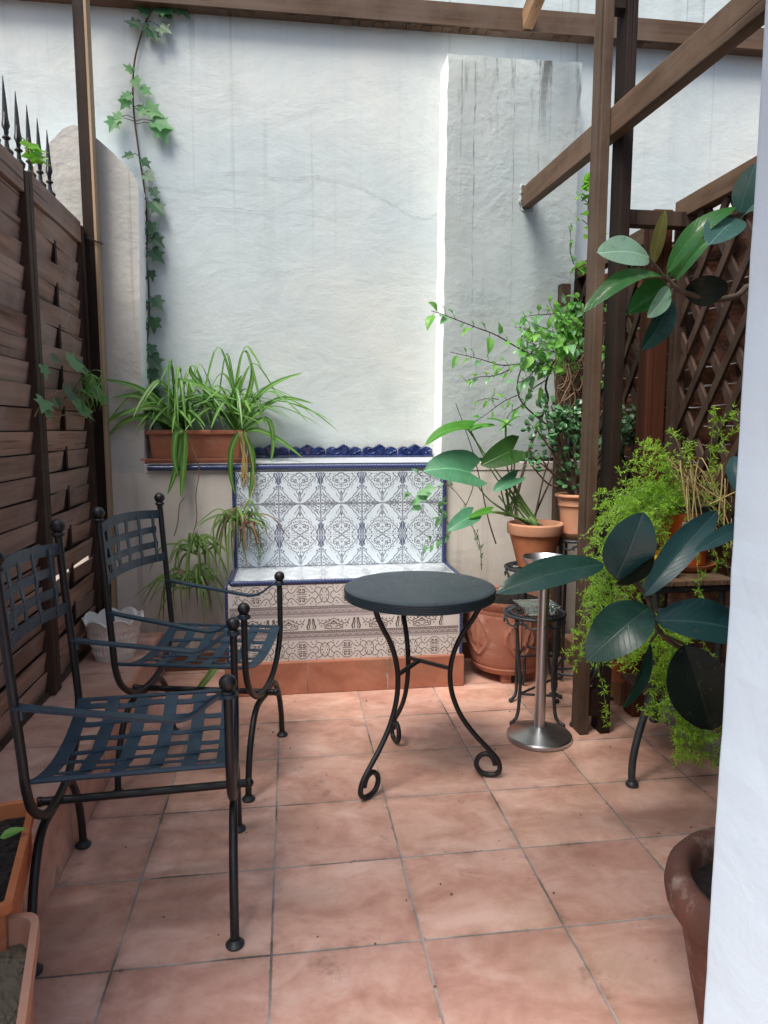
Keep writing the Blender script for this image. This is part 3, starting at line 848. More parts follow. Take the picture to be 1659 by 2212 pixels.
# front
FX0, FX1, FZ0, FZ1, FY = -.282, .772, .148, .502, 3.094
bb = MB(); bb.box(FX0, FX1, FY, YL - .002, FZ0, FZ1 - .003)
fw = .2035
def zfrac(a): return FZ1 - (FZ1 - FZ0) * a
def scroll_row(z0, z1):
    i = 0; x = FX0 + .02 - fw
    while x < FX1:
        a = max(0, (FX0 + .012 - x) / fw); e = min(1, (FX1 - .012 - x) / fw)
        pl = Plane2(bb, (x, FY, z0), (fw, 0, 0), (0, 0, z1 - z0), (0, -1, 0), w=.0028)
        def put(pts, w=None):
            pts = [p for p in pts if a <= p[0] <= e]
            if len(pts) > 1: pl.line(pts, 1, w)
        for sg in (0, 1):
            G = (lambda v: v) if sg == 0 else (lambda v: 1 - v)
            for mr in (0, 1):
                Hh = (lambda u: u) if mr == 0 else (lambda u: 1 - u)
                put([(Hh(u), G(v)) for u, v in ((.03, .62), (.07, .82), (.13, .9), (.19, .84), (.215, .7), (.26, .60), (.32, .66), (.38, .80), (.44, .93), (.5, .93))])
                put([(Hh(u), G(v)) for u, v in ((.0, .86), (.05, .80), (.09, .68), (.10, .5))], .003)
                put([(Hh(u), G(v)) for u, v in ((.49, .64), (.44, .64), (.44, .80), (.475, .80), (.475, .72))], .004)
                put([(Hh(u), G(v)) for u, v in ((.49, .56), (.40, .56))], .003)
                put([(Hh(u), G(v)) for u, v in ((.215, .70), (.16, .62), (.13, .5))], .003)
                for u, v in ((.27, .8), (.33, .5), (.30, .9), (.06, .5), (.40, .68), (.19, .96)):
                    if a < Hh(u) < e: pl.dot(Hh(u), G(v), .0032, 1)
        if 0 <= a < .01: pl.rect(-.004, 0, .004, 1, 3)
        x += fw
def band_row(z0, z1):
    pl = Plane2(bb, (FX0 + .006, FY, z0), (FX1 - FX0 - .012, 0, 0), (0, 0, z1 - z0), (0, -1, 0), w=.0026)
    pl.rect(0, .06, 1, .94, 2, -.0002)
    nn = 34
    for i in range(nn):
        u = (i + .5) / nn; d = .5 / nn
        pl.line([(u - d, .30), (u, .58), (u + d, .30)], 1)
        pl.line([(u - d * .5, .28), (u, .40), (u + d * .5, .28)], 1)
        for k in range(3):
            pl.dot(u + d * (k - 1) * .66, .84, .0028, 1)
        pl.dot(u - d, .62, .0025, 1)
    pl.line([(0, .95), (1, .95)], 1, .003); pl.line([(0, .76), (1, .76)], 1, .002)
    for i in range(70): pl.dot((i + .5) / 70, .13, .0016, 1)
    pl.line([(0, .05), (1, .05)], 3, .002)
scroll_row(zfrac(.282), zfrac(.01)); band_row(zfrac(.435), zfrac(.284))
i = 0; x = FX0 - .04
while x < FX1 - .1:
    if x > FX0 - .001 or True:
        pl = Plane2(bb, (max(x, FX0 + .004), FY, zfrac(.61)), (fw if x >= FX0 else fw, 0, 0), (0, 0, (FZ1 - FZ0) * .172 * 1.45), (0, -1, 0), w=.0032)
        if x + fw < FX1 + .01: 
            half_diamond(pl, 1, 1, up=True, corners=False) if False else None
            for mr in (0, 1):
                Hh = (lambda u: u) if mr == 0 else (lambda u: 1 - u)
                for pts in (((.5, .62), (.56, .55), (.62, .45), (.70, .40), (.72, .32), (.80, .40), (.86, .60)), ((.55, .34), (.63, .34), (.63, .22), (.575, .22), (.575, .28)), ((.63, .28), (.70, .28), (.70, .10), (.55, .06), (.5, .10)), ((.5, .5), (.56, .38), (.5, .3))):
                    pl.line([(Hh(u), v) for u, v in pts], 1)
                pl.line([(Hh(u), v) for u, v in ((.925, .06), (.905, .2), (.935, .36), (.95, .6))], 1, .006)
                pl.line([(Hh(u), v) for u, v in ((.968, .06), (.955, .2), (.975, .4), (.97, .62))], 1, .004)
                for u, v in ((.5, .42), (.60, .55), (.68, .5), (.76, .52), (.78, .22), (.66, .18), (.82, .34), (.55, .18)): pl.dot(Hh(u), v, .0036, 1)
            pl.rect(.997, 0, 1.003, .68, 3)
    x += fw
band_row(zfrac(.735), zfrac(.612)); scroll_row(zfrac(.995), zfrac(.737))
bb.build('front_panel', [M['tile_front'], M['ink_dark'], M['tile_band'], M['grout']], bench, angle=0)
bb = MB(); bb.box(FX0 - .02, FX1 + .018, 3.066, YL - .003, 0.001, .149); bb.build('plinth', M['plinth'], bench, angle=0, bevel=.003)
# blue trims
bb = MB()
bb.tube([(SX0 + .008, SY0 + .008, SZ - .004), (SX1 + .012, SY0 + .008, SZ - .004)], .0115, 10)
bb.tube([(SX0 + .008, SY0 + .02, SZ - .003), (SX0 + .008, BY - .01, SZ - .003)], .0115, 10)
bb.tube([(SX1 + .016, SY0 + .02, SZ - .003), (SX1 + .016, BY - .01, SZ - .003)], .0115, 10)
bb.build('seat_edge_trim', M['blue_trim'], bench, angle=60)
for q in ((FX0 - .013, FX0 - .001, FY - .006, YL - .004, FZ0 + .002, FZ1), (FX1 + .001, FX1 + .015, FY - .006, YL - .004, FZ0 + .002, FZ1),
          (BX0 - .018, BX0 - .001, BY - .008, YL - .002, SZ, BZ1 + .002), (BX1 + .001, BX1 + .018, BY - .008, YL - .002, SZ, BZ1 + .002)):
    bb = MB(); bb.box(*q); bb.build('side_trim', M['blue_trim'], bench, angle=0, bevel=.004)
bb = MB(); bb.tube([(-.672, YL - .012, 1.008), (.735, YL - .012, 1.008)], .0135, 10); bb.build('ledge_edge_trim', M['blue_trim'], bench, angle=60)
bb = MB(); bb.add([(-.67, YL - .008, 1.0265), (.735, YL - .008, 1.0265), (.735, YU - .02, 1.049), (-.67, YU - .02, 1.049)], [(0, 1, 2, 3)])
bb.build('ledge_tiles', M['tile_white'], bench, angle=0)
# crest of moulded blue tiles
crest = MB()
cx0, cx1 = -.19, .745
ntl = 5; cw = (cx1 - cx0) / ntl
def ctop(t):
    t = abs(t - .5) * 2
    if t < .34: return .066 - .018 * t / .34 + .005 * abs(sin(t * 22))
    return .046 + .012 * sin((t - .34) / .66 * pi) - .004 * t
for i in range(ntl):
    xs = cx0 + cw * i
    N = 30; top = []
    for k in range(N + 1):
        t = k / N
        top.append((xs + .002 + (cw - .004) * t, 1.049 + ctop(t)))
    y0, y1 = YU - .030, YU - .003
    n1 = N + 1
    vs = [(x, y0, z - .004) for x, z in top] + [(x, y0, 1.049) for x, z in top] + [(x, y1, z) for x, z in top]
    fs = []
    for k in range(N):
        fs += [(k, n1 + k, n1 + k + 1, k + 1), (k, k + 1, 2 * n1 + k + 1, 2 * n1 + k)]
    crest.add(vs, fs, 0)
    xc = xs + cw / 2
    for a in range(-3, 4):      # shell ribs
        an = a * .33
        crest.tube([(xc + .006 * sin(an), y0 - .002, 1.064), (xc + .030 * sin(an), y0 - .004, 1.064 + .048 * cos(an))], [.003, .0045], 6)
    for sg in (-1, 1):          # scrolls
        sc = [(xc + sg * (.045 + .022 * cos(q)) , y0 - .001, 1.078 + .014 * sin(q)) for q in np.linspace(-2.6, 2.6, 12)]
        crest.tube(sc, .0035, 6)
        crest.tube([(xc + sg * .062, y0 - .001, 1.072), (xc + sg * cw * .47, y0 - .001, 1.082)], .004, 6)
crest.tube([(cx0, YU - .034, 1.054), (cx1, YU - .034, 1.054)], .006, 8)
crest.build('crest_tiles', M['blue_crest'], bench, angle=40)

# ================================================================== IRON CHAIR
def make_chair():
    R = thing('iron_chair', 'x', 'chair', (0, 0, 0), 'black wrought iron armchairs')
    ir = M['iron']; r = .0106
    hw = .24
    def uframe(u, ztop, lean):
        pts = []
        for sg in (-1, 1):
            side = [(u + lean, sg * hw, ztop), (u + lean * .55, sg * hw, .70 if ztop > .8 else .56), (u + lean * .1, sg * hw, .50), (u, sg * hw * .985, .43), (u, sg * hw * .84, .36), (u, sg * hw * .52, .305), (u, sg * hw * .2, .285)]
            pts += side if sg < 0 else side[::-1]
        return spline(pts, 5)
    for u, zt, lean in ((-.205, .905, -.03), (.225, .607, .0)):
        s = MB(); s.tube(uframe(u, zt, lean), r, 10)
        fr = s.build('upright_frame', ir, R, angle=60)
        for sg in (-1, 1):
            s = MB(); s.lathe([(.0125, zt), (.017, zt + .004), (.017, zt + .009), (.011, zt + .013)], (u + lean, sg * hw, 0), 14); s.sphere((u + lean, sg * hw, zt + .029), .0198, 18, 12)
            s.build('ball_finial', ir, fr, angle=60)
        s = MB()
        u = -.214 if u < 0 else u
        pts = [(u, -hw, .006), (u, -hw * .95, .10), (u, -hw * .80, .19), (u, -hw * .50, .262), (u, 0, .285 - .022), (u, hw * .50, .262), (u, hw * .80, .19), (u, hw * .95, .10), (u, hw, .006)]
        s.tube(spline(pts, 5), r, 10)
        lg = s.build('leg_arch', ir, R, angle=60)
        for sg in (-1, 1):
            s = MB(); s.lathe([(.0001, 0.001), (.021, .001), (.022, .006), (.016, .012), (.0115, .018)], (u, sg * hw, 0), 16); s.build('foot_disc', M['iron_grey'], lg, angle=50)
    s = MB(); s.tube([(-.25, 0, .272), (.262, 0, .272)], .0105, 10); s.sphere((-.25, 0, .272), .013, 10, 6); s.sphere((.262, 0, .272), .013, 10, 6)
    s.build('stretcher', ir, R, angle=60)
    # armrests
    for sg in (-1, 1):
        prof = [(-.218, .615), (-.14, .600), (-.02, .580), (.08, .563), (.12, .560), (.155, .572), (.185, .595), (.205, .607), (.235, .609)]
        c = spline([(u, sg * hw, z) for u, z in prof], 4)
        s = MB(); vs = []; fs = []
        for i, p in enumerate(c):
            a = c[max(0, i - 1)]; e = c[min(len(c) - 1, i + 1)]
            d = (e - a).normalized(); nn = Vector((-d.z, 0, d.x))
            w = .0125
            for dv, dn in ((-w, -.0035), (w, -.0035), (w, .0035), (-w, .0035)):
                vs.append(p + Vector((0, dv, 0)) + nn * dn)
        for i in range(len(c) - 1):
            for j in range(4):
                fs.append((i * 4 + j, (i + 1) * 4 + j, (i + 1) * 4 + (j + 1) % 4, i * 4 + (j + 1) % 4))
        fs += [(0, 1, 2, 3), tuple((len(c) - 1) * 4 + j for j in (3, 2, 1, 0))]
        s.add(vs, fs)
        s.lathe([(.0125, -.004), (.021, -.004), (.021, .004), (.0125, .004)], (.225, sg * hw, .609), 16)
        s.lathe([(.0001, .006), (.006, .006), (.006, .0105), (.0001, .012)], (-.208, sg * hw, .607), 10)
        s.lathe([(.006, .585), (.006, .612)], (-.204, sg * hw, 0), 8)
        s.build('armrest', M['iron_sky'], R, angle=40)
    # backrest: woven bowed grid
    s = MB()
    def bow(v): return -.205 - .022 - .045 * (1 - (v / .23) ** 2)
    def hband(zc, h, off, vmax=.232, arch=0):
        N = 24; vs = []
        for i in range(N + 1):
            v = -vmax + 2 * vmax * i / N
            x = bow(v) + off * .5 * sin(i / N * pi * 6)
            zz = zc + arch * (1 - (v / vmax) ** 2)
            xx = x - (zz - .78) * .08
            vs += [(xx - .002, v, zz - h / 2), (xx + .002, v, zz - h / 2), (xx + .002, v, zz + h / 2), (xx - .002, v, zz + h / 2)]
        fs = []
        for i in range(N):
            for j in range(4):
                fs.append((i * 4 + j, (i + 1) * 4 + j, (i + 1) * 4 + (j + 1) % 4, i * 4 + (j + 1) % 4))
        s.add(vs, fs)
    hband(.872, .032, 0, arch=.012); hband(.708, .030, 0, arch=.004)
    hband(.818, .024, .003, .205); hband(.762, .024, -.003, .205)
    for i in range(6):
        v = -.195 + .39 * i / 5
        sg = 1 if i % 2 else -1
        pts = []
        for z, o_ in ((.70, 0), (.735, 0), (.762, sg * .002), (.79, 0), (.818, -sg * .002), (.85, 0), (.88, 0)):
            pts.append((bow(v) - (z - .78) * .08 + o_, v, z))
        pts = spline(pts, 2)
        vs = []
        for p in pts: vs += [p + Vector((-.0017, -.010, 0)), p + Vector((.0017, -.010, 0)), p + Vector((.0017, .010, 0)), p + Vector((-.0017, .010, 0))]
        fs = []
        for q in range(len(pts) - 1):
            for j in range(4): fs.append((q * 4 + j, (q + 1) * 4 + j, (q + 1) * 4 + (j + 1) % 4, q * 4 + (j + 1) % 4))
        s.add(vs, fs)
    s.build('backrest', M['iron_sky'], R, angle=40)
    # seat
    s = MB()
    def sag(v): return   .442 - .048 * (1 - (v / .235) ** 2) if abs(v) < .235 else .442
    def wide(u, w, wave, ph):
        N = 28; vs = []
        for i in range(N + 1):
            v = -.235 + .47 * i / N
            z = sag(v) + wave * sin((i / N * 7 + ph) * pi)
            vs += [(u - w / 2, v, z - .0015), (u + w / 2, v, z - .0015), (u + w / 2, v, z + .0015), (u - w / 2, v, z + .0015)]
        fs = []
        for i in range(N):
            for j in range(4): fs.append((i * 4 + j, (i + 1) * 4 + j, (i + 1) * 4 + (j + 1) % 4, i * 4 + (j + 1) % 4))
        s.add(vs, fs)
    wide(-.187, .036, 0, 0); wide(.207, .036, 0, 0)
    for i in range(4): wide(-.187 + .394 * (i + 1) / 5, .034, .003, i % 2)
    for i in range(7):
        v = -.235 + .47 * (i + .5) / 7 if False else -.202 + .404 * i / 6
        N = 24; vs = []
        sl = (sag(v + .01) - sag(v - .01)) / .02
        for q in range(N + 1):
            u = -.187 + .394 * q / N
            z = sag(v) + .003 * sin((q / N * 5 + i % 2) * pi)
            vs += [(u, v - .009, z - .0015 - sl * .009), (u, v + .009, z - .0015 + sl * .009), (u, v + .009, z + .0015 + sl * .009), (u, v - .009, z + .0015 - sl * .009)]
        fs = []
        for q in range(N):
            for j in range(4): fs.append((q * 4 + j, (q + 1) * 4 + j, (q + 1) * 4 + (j + 1) % 4, q * 4 + (j + 1) % 4))
        s.add(vs, fs)
    for sg in (-1, 1):
        s.tube([(-.204, sg * .232, .441), (.222, sg * .232, .441)], .006, 8)
    s.build('seat', M['iron_sky'], R, angle=40)
    return R

ch1 = make_chair()
ch1['label'] = 'black wrought iron armchair with woven strap seat, nearer to the viewer beside the planter boxes'
ch2 = copy_tree(ch1)
ch2['label'] = 'black wrought iron armchair with woven strap seat, the farther one beside the white ceramic basket'
ch1.location = (-.382, 1.757, 0); ch1.rotation_euler.z = radians(3)
ch2.location = (-.318, 2.46, 0); ch2.rotation_euler.z = radians(-12.5)

# ================================================================== ROUND TABLE
TC = Vector((.43, 2.285, 0))
tb = thing('bistro_table', 'small round dark metal table with three scrolled legs in the middle of the terrace', 'table', TC)
s = MB()
prof = [(.0001, .668), (.235, .668), (.250, .667), (.2545, .6645)]
for k in range(6):
    z = .6625 - k * .0053
    prof += [(.2555, z), (.2555, z - .003), (.2515, z - .0035), (.2515, z - .0048)]
prof += [(.250, .630), (.0001, .630)]
s.lathe(prof, TC, 96)
s.build('table_top', M['tabletop'], tb, angle=30)
lp = [(.213, .632), (.205, .605), (.178, .555), (.146, .505), (.122, .45), (.109, .395), (.107, .34), (.118, .28), (.146, .215), (.190, .155), (.238, .105), (.272, .066), (.281, .032), (.267, .013), (.240, .0095), (.214, .019), (.201, .043), (.207, .069), (.228, .084), (.250, .078), (.262, .058), (.264, .046)]
for ang in (218, 101, 344):
    a = radians(ang)
    s = MB(); s.tube([TC + Vector((x * cos(a), x * sin(a), z)) for x, z in spline([(q[0], q[1], 0) for q in lp], 6) and [(p.x, p.y) for p in spline([(q[0], q[1], 0) for q in lp], 6)]], .0088, 10)
    s.build('leg', M['iron'], tb, angle=60)
s = MB()
for ang in (218, 101, 344):
    a = radians(ang)
    s.bar(TC + Vector((0, 0, .405)), TC + Vector((.108 * cos(a), .108 * sin(a), .382)), .011, .011)
s.build('brace', M['iron'], tb, angle=40)

# ================================================================== STEEL ASHTRAY STAND
AC = Vector((.945, 2.49, 0))
t = thing('ashtray_stand', 'polished steel pedestal ashtray with round base standing right of the table', 'ashtray', AC)
s = MB(); s.lathe([(.0001, .001), (.122, .001), (.125, .004), (.125, .016), (.121, .021), (.07, .036), (.03, .050), (.0001, .052)], AC, 64); s.build('base', M['steel'], t, angle=25)
s = MB(); s.tube([AC + Vector((0, 0, .05)), AC + Vector((.004, 0, .66))], .021, 32); s.build('pole', M['steel'], t, angle=50)
s = MB(); c = AC + Vector((.004, 0, 0)); s.lathe([(.0001, .66), (.05, .66), (.062, .668), (.085, .712), (.088, .716), (.085, .717), (.080, .712), (.058, .674), (.0001, .672)], c, 48); s.build('bowl', M['steel'], t, angle=35)

# ================================================================== POTS
def pot(mb, c, r0, r1, h, rim_h=.0, rim_t=.012, wall=.012, n=48, mi=0, rim_mi=None, soil=None):
    """flower pot with a collar"""
    zc = h - rim_h
    prof = [(.0001, 0), (r0, 0), (r0 + (r1 - rim_t - r0) * 1.0, zc)]
    mb.lathe(prof, c, n, mi)
    rr = rim_mi if rim_mi is not None else mi
    mb.lathe([(r1 - rim_t, zc), (r1 - .002, zc), (r1, zc + .004), (r1 + .002, h - .006), (r1 - .002, h), (r1 - wall, h), (r1 - wall - .003, h - .006), (r1 - wall - .008, h - .05)], c, n, rr)
def soil(mb, c, r, z, mi=0, amp=.006):
    N = 28; rings = 6; vs = [(c[0], c[1], c[2] + z)]; fs = []
    for k in range(1, rings + 1):
        for j in range(N):
            a = 2 * pi * j / N; q = r * k / rings
            vs.append((c[0] + q * cos(a), c[1] + q * sin(a), c[2] + z + random.uniform(-amp, amp)))
    for j in range(N):
        fs.append((0, 1 + j, 1 + (j + 1) % N))
    for k in range(rings - 1):
        for j in range(N):
            a = 1 + k * N + j; a2 = 1 + k * N + (j + 1) % N
            fs.append((a, a + N, a2 + N, a2))
    mb.add(vs, fs, mi)
    for i in range(26):
        a = random.uniform(0, 2 * pi); q = r * sqrt(random.random()) * .9
        mb.sphere((c[0] + q * cos(a), c[1] + q * sin(a), c[2] + z), random.uniform(.003, .008), 6, 4, mi)

# white ceramic basket on the ledge
BC = Vector((-.775, 3.10, .2))
s = MB()
N, KZ = 120, 26
vs = []; fs = []
def basket_pt(a, t, inner):
    z = .175 * t
    r = .083 + .034 * t
    sc = abs(sin(a * 4.0)) ** .8
    wv = .0045 * (sin(a * 22 + t * 16) * sin(a * 22 - t * 16)) if .08 < t < .86 else 0
    r += 0 if inner else wv
    if t > .86: r += .006 * (t - .86) / .14
    z += max(0, (t - .8) / .2) * (.026 * sc - .012)
    if inner: r -= .009
    return (BC.x + r * cos(a), BC.y + r * sin(a), BC.z + z + .001)
for inner in (0, 1):
    for k in range(KZ + 1):
        for j in range(N):
            vs.append(basket_pt(2 * pi * j / N, k / KZ, inner))
o2 = (KZ + 1) * N
for k in range(KZ):
    for j in range(N):
        j2 = (j + 1) % N
        fs.append((k * N + j, k * N + j2, (k + 1) * N + j2, (k + 1) * N + j))
        fs.append((o2 + k * N + j2, o2 + k * N + j, o2 + (k + 1) * N + j, o2 + (k + 1) * N + j2))
for j in range(N):
    j2 = (j + 1) % N
    fs.append((KZ * N + j, KZ * N + j2, o2 + KZ * N + j2, o2 + KZ * N + j))
fs.append(tuple(range(N))[::-1]); fs.append(tuple(o2 + 3 * N + j for j in range(N)))
s.add(vs, fs)
# rolled rim
s.tube([basket_pt(2 * pi * j / 96, 1, 0) for j in range(97)], .005, 8)
o = s.build('ceramic_basket', M['ceramic'], angle=60)
tag(o, 'white ceramic flowerpot shaped like a basket with wavy rim on the tiled step', 'flowerpot')

# long box with spider plants, on the ledge
def trough(name, c, L, W, H, taper, rim, mats, rot=0, soil_mat=None, soil_z=.03, rnd=.015, rimh=.02, parent=None, soilname='soil'):
    def ring(l, w, z, rd):
        pts = []
        for cx, cy, a0 in ((l / 2 - rd, w / 2 - rd, 0), (-l / 2 + rd, w / 2 - rd, 90), (-l / 2 + rd, -w / 2 + rd, 180), (l / 2 - rd, -w / 2 + rd, 270)):
            for k in range(6):
                a = radians(a0 + 90 * k / 5)
                pts.append((cx + rd * cos(a), cy + rd * sin(a), z))
        return pts
    Rm = Matrix.Rotation(rot, 4, 'Z')
    rings = [ring(L - taper, W - taper, 0, rnd * .8), ring(L - rim * 2, W - rim * 2, H - rimh, rnd), ring(L, W, H - rimh, rnd + rim * .5), ring(L + .003, W + .003, H - rimh * .5, rnd + rim * .5), ring(L, W, H, rnd + rim * .5),
             ring(L - rim * 2.2, W - rim * 2.2, H, rnd), ring(L - rim * 2.6, W - rim * 2.6, H - rimh, rnd), ring(L - rim * 2.6 - .01, W - rim * 2.6 - .01, H - soil_z - .012, rnd)]
    n = 24
    vs = [Vector(c) + Rm @ Vector(p) for r_ in rings for p in r_]
    fs = [tuple(range(n))[::-1]]
    for i in range(len(rings) - 1):
        for j in range(n):
            fs.append((i * n + j, i * n + (j + 1) % n, (i + 1) * n + (j + 1) % n, (i + 1) * n + j))
    s = MB(); s.add(vs, fs)
    o = s.build(name, mats, parent, angle=40)
    if soil_mat:
        s = MB(); NX_, NY_ = 40, 14
        lx, ly = L - rim * 2.6 - .006, W - rim * 2.6 - .006
        vs = [Vector(c) + Rm @ Vector((-lx / 2 + lx * i / NX_, -ly / 2 + ly * j / NY_, H - soil_z + random.uniform(-.004, .004))) for i in range(NX_ + 1) for j in range(NY_ + 1)]
        fs = [(i * (NY_ + 1) + j, (i + 1) * (NY_ + 1) + j, (i + 1) * (NY_ + 1) + j + 1, i * (NY_ + 1) + j + 1) for i in range(NX_) for j in range(NY_)]
        s.add(vs, fs)
        for i in range(70):
            p = Vector(c) + Rm @ Vector((random.uniform(-lx, lx) * .48, random.uniform(-ly, ly) * .46, H - soil_z))
            s.sphere(p, random.uniform(.003, .008), 6, 4)
        s.build(soilname, soil_mat, parent if parent else o, angle=0)
    return o
t = thing('planter_trough', 'long terracotta planter trough with spider plants on the ledge left of the blue crest', 'planter', (-.45, 3.55, 1.05))
trough('box', (-.452, 3.545, 1.054), .46, .15, .135, .04, .010, M['terra_box'], 0, M['soil'], .02, parent=t)
trough('drip_tray', (-.445, 3.543, 1.0305), .54, .165, .022, .02, .006, M['terra_box'], 0, parent=t, rimh=.01, soil_z=.008)

# two planters at the lower left
t = thing('planter_trough', 'orange terracotta planter box with dark soil standing on the step at the left border', 'planter', (-.65, 1.44, .2))
trough('box', (-.655, 1.44, .201), .40, .19, .13, .03, .013, M['terra_orange'], radians(90 + 12.5), M['soil'], .03, parent=t, rnd=.006, rimh=.018)
t = thing('planter_trough', 'pale terracotta trough with rounded corners and dry grey soil at the lower left corner', 'planter', (-.48, 1.01, 0))
trough('box', (-.4835, 1.013, .001), .60, .137, .28, .04, .012, M['terra_pale'], radians(90 + 14), M['soil_grey'], .05, parent=t, rnd=.03, rimh=.035)

# philodendron pot on tall stand
PC = Vector((1.063, 2.92, .594))
t = thing('clay_pot', 'classic terracotta pot with thick pale rim holding the philodendron', 'flowerpot', PC)
s = MB(); pot(s, PC, .072, .121, .193, .048, .010, .012, mi=0, rim_mi=1); s.build('pot_body', [M['terra_pot'], M['terra_rim']], t, angle=35)
s = MB(); soil(s, PC, .104, .168); s.build('soil', M['soil'], t, angle=0)

def scroll_skirt(s, c, r, z, n, rr=.0045, size=.03):
    for i in range(n):
        a0 = 2 * pi * i / n
        pts = []
        for k in range(15):
            t_ = k / 14
            a = a0 + (2 * pi / n) * t_
            pts.append((c[0] + r * cos(a), c[1] + r * sin(a), z - size * sin(pi * t_) ** .7))
        s.tube(pts, rr, 6)
        for sg in (-1, 1):
            pts = []
            for k in range(12):
                q = k / 11 * 4.6
                rad = size * .42 * (1 - q / 7)
                a = a0 + sg * (size * .55 / r) + sg * rad * sin(q) / r
                pts.append((c[0] + r * 1.01 * cos(a), c[1] + r * 1.01 * sin(a), z - size * .62 - rad * cos(q)))
            s.tube(pts, rr * .7, 5)
        p = (c[0] + r * 1.01 * cos(a0), c[1] + r * 1.01 * sin(a0), z - size * .35)
        s.sphere(p, size * .28, 8, 5)
def iron_stand(name, label, c, r, h, feet, mat, skirt=True, brace=.12, holes=True, bow=.02, lean=.0, nsk=8, tube_r=.0075):
    t = thing(name, label, 'plant stand', c)
    s = MB()
    s.tube([(c[0] + r * cos(a), c[1] + r * sin(a), h - .006) for a in np.linspace(0, 2 * pi, 49)], .007, 8)
    s.tube([(c[0] + r * .78 * cos(a), c[1] + r * .78 * sin(a), h - .004) for a in np.linspace(0, 2 * pi, 49)], .004, 6)
    if holes:
        for i in range(24):
            a = 2 * pi * i / 24
            s.tube([(c[0] + r * .78 * cos(a), c[1] + r * .78 * sin(a), h - .004), (c[0] + r * cos(a + .1), c[1] + r * sin(a + .1), h - .006)], .0045, 5)
    for a in np.linspace(0, pi, 5)[:-1]:
        s.bar((c[0] - r * .78 * cos(a), c[1] - r * .78 * sin(a), h - .006 + .0004 * a), (c[0] + r * .78 * cos(a), c[1] + r * .78 * sin(a), h - .006 + .0004 * a), .02, .004)
    s.build('stand_top', mat, t, angle=50)
    if skirt:
        s = MB(); scroll_skirt(s, c, r, h - .012, nsk); s.build('scroll_skirt', mat, t, angle=50)
    br = []
    for fx, fy in feet:
        f = Vector((fx, fy, 0)); d = Vector((fx - c[0], fy - c[1], 0)); L = d.length; d.normalize()
        top = Vector((c[0], c[1], h - .01)) + d * r * .92
        pts = [top, top + Vector((0, 0, -h * .3)) - d * bow, top * .45 + f * .55 - d * bow * 2.2 + Vector((0, 0, 0)), f + Vector((0, 0, .12)) - d * bow * 2.0, f + Vector((0, 0, .035)) - d * .012, f + Vector((0, 0, .008)) + d * .022]
        pts[2].z = h * .42; pts[1].z = h * .72
        s = MB(); s.tube(spline(pts, 6), tube_r, 8); s.sphere(f + Vector((0, 0, .009)) + d * .022, .010, 8, 6); s.build('leg', mat, t, angle=60)
        q = f - d * bow * 2.0; br.append(Vector((q.x, q.y, brace)))
    s = MB()
    for i in range(len(br)): s.tube([br[i], br[(i + 1) % len(br)]], .0055, 6)
    s.build('brace_ring', mat, t, angle=60)
    return t
iron_stand('round_plant_stand', 'low round black iron stand with scrolled skirt carrying the glass dish', (.985, 2.685, 0), .122, .452, ((.895, 2.63), (1.13, 2.80), (1.06, 2.585)), M['iron_grey'], bow=.012)
iron_stand('tall_plant_stand', 'tall black iron stand under the philodendron pot', (1.063, 2.92, 0), .125, .593, ((.965, 2.86), (1.16, 2.87), (1.065, 3.03)), M['iron_grey'], bow=.006, brace=.2)
JC = Vector((1.262, 2.955, .735))
t2 = iron_stand('tall_plant_stand', 'tall ornate black iron stand under the jade plant pot behind the double post', (1.262, 2.955, 0), .105, .712, ((1.165, 2.90), (1.36, 2.90), (1.262, 3.06)), M['iron_grey'], bow=.004, brace=.12, nsk=7)
s = MB(); s.tube(spline([(1.33, 2.86, .26), (1.305, 2.83, .17), (1.315, 2.82, .08), (1.35, 2.81, .02), (1.40, 2.80, .012)], 6), .0075, 8); s.build('curved_foot', M['iron_grey'], t2, angle=60)
s = MB(); s.tube([(1.17, 2.905, .10), (1.315, 2.83, .10)], .006, 6); s.build('cross_rod', M['iron_grey'], t2, angle=60)
t = thing('jade_pot', 'slim terracotta pot on a saucer holding the jade plant, half hidden by the post', 'flowerpot', JC)
s = MB(); s.lathe([(.0001, 0), (.062, 0), (.070, .10), (.073, .118), (.078, .122), (.077, .13), (.081, .165)], JC, 40); s.tube([(JC.x + .084 * cos(a), JC.y + .084 * sin(a), JC.z + .165) for a in np.linspace(0, 2 * pi, 41)], .009, 8); s.build('pot_body', M['terra_rim'], t, angle=50)
s = MB(); soil(s, JC, .078, .155); s.build('soil', M['soil'], t, angle=0)
t = thing('pot_saucer', 'terracotta saucer under the jade plant pot', 'saucer', (JC.x, JC.y, .713))
s = MB(); s.lathe([(.0001, .713), (.07, .713), (.088, .735), (.09, .741), (.084, .741), (.068, .722), (.0001, .721)], (JC.x, JC.y, 0), 40); o = s.build('saucer_dish', M['terra_rim'], t, angle=40)

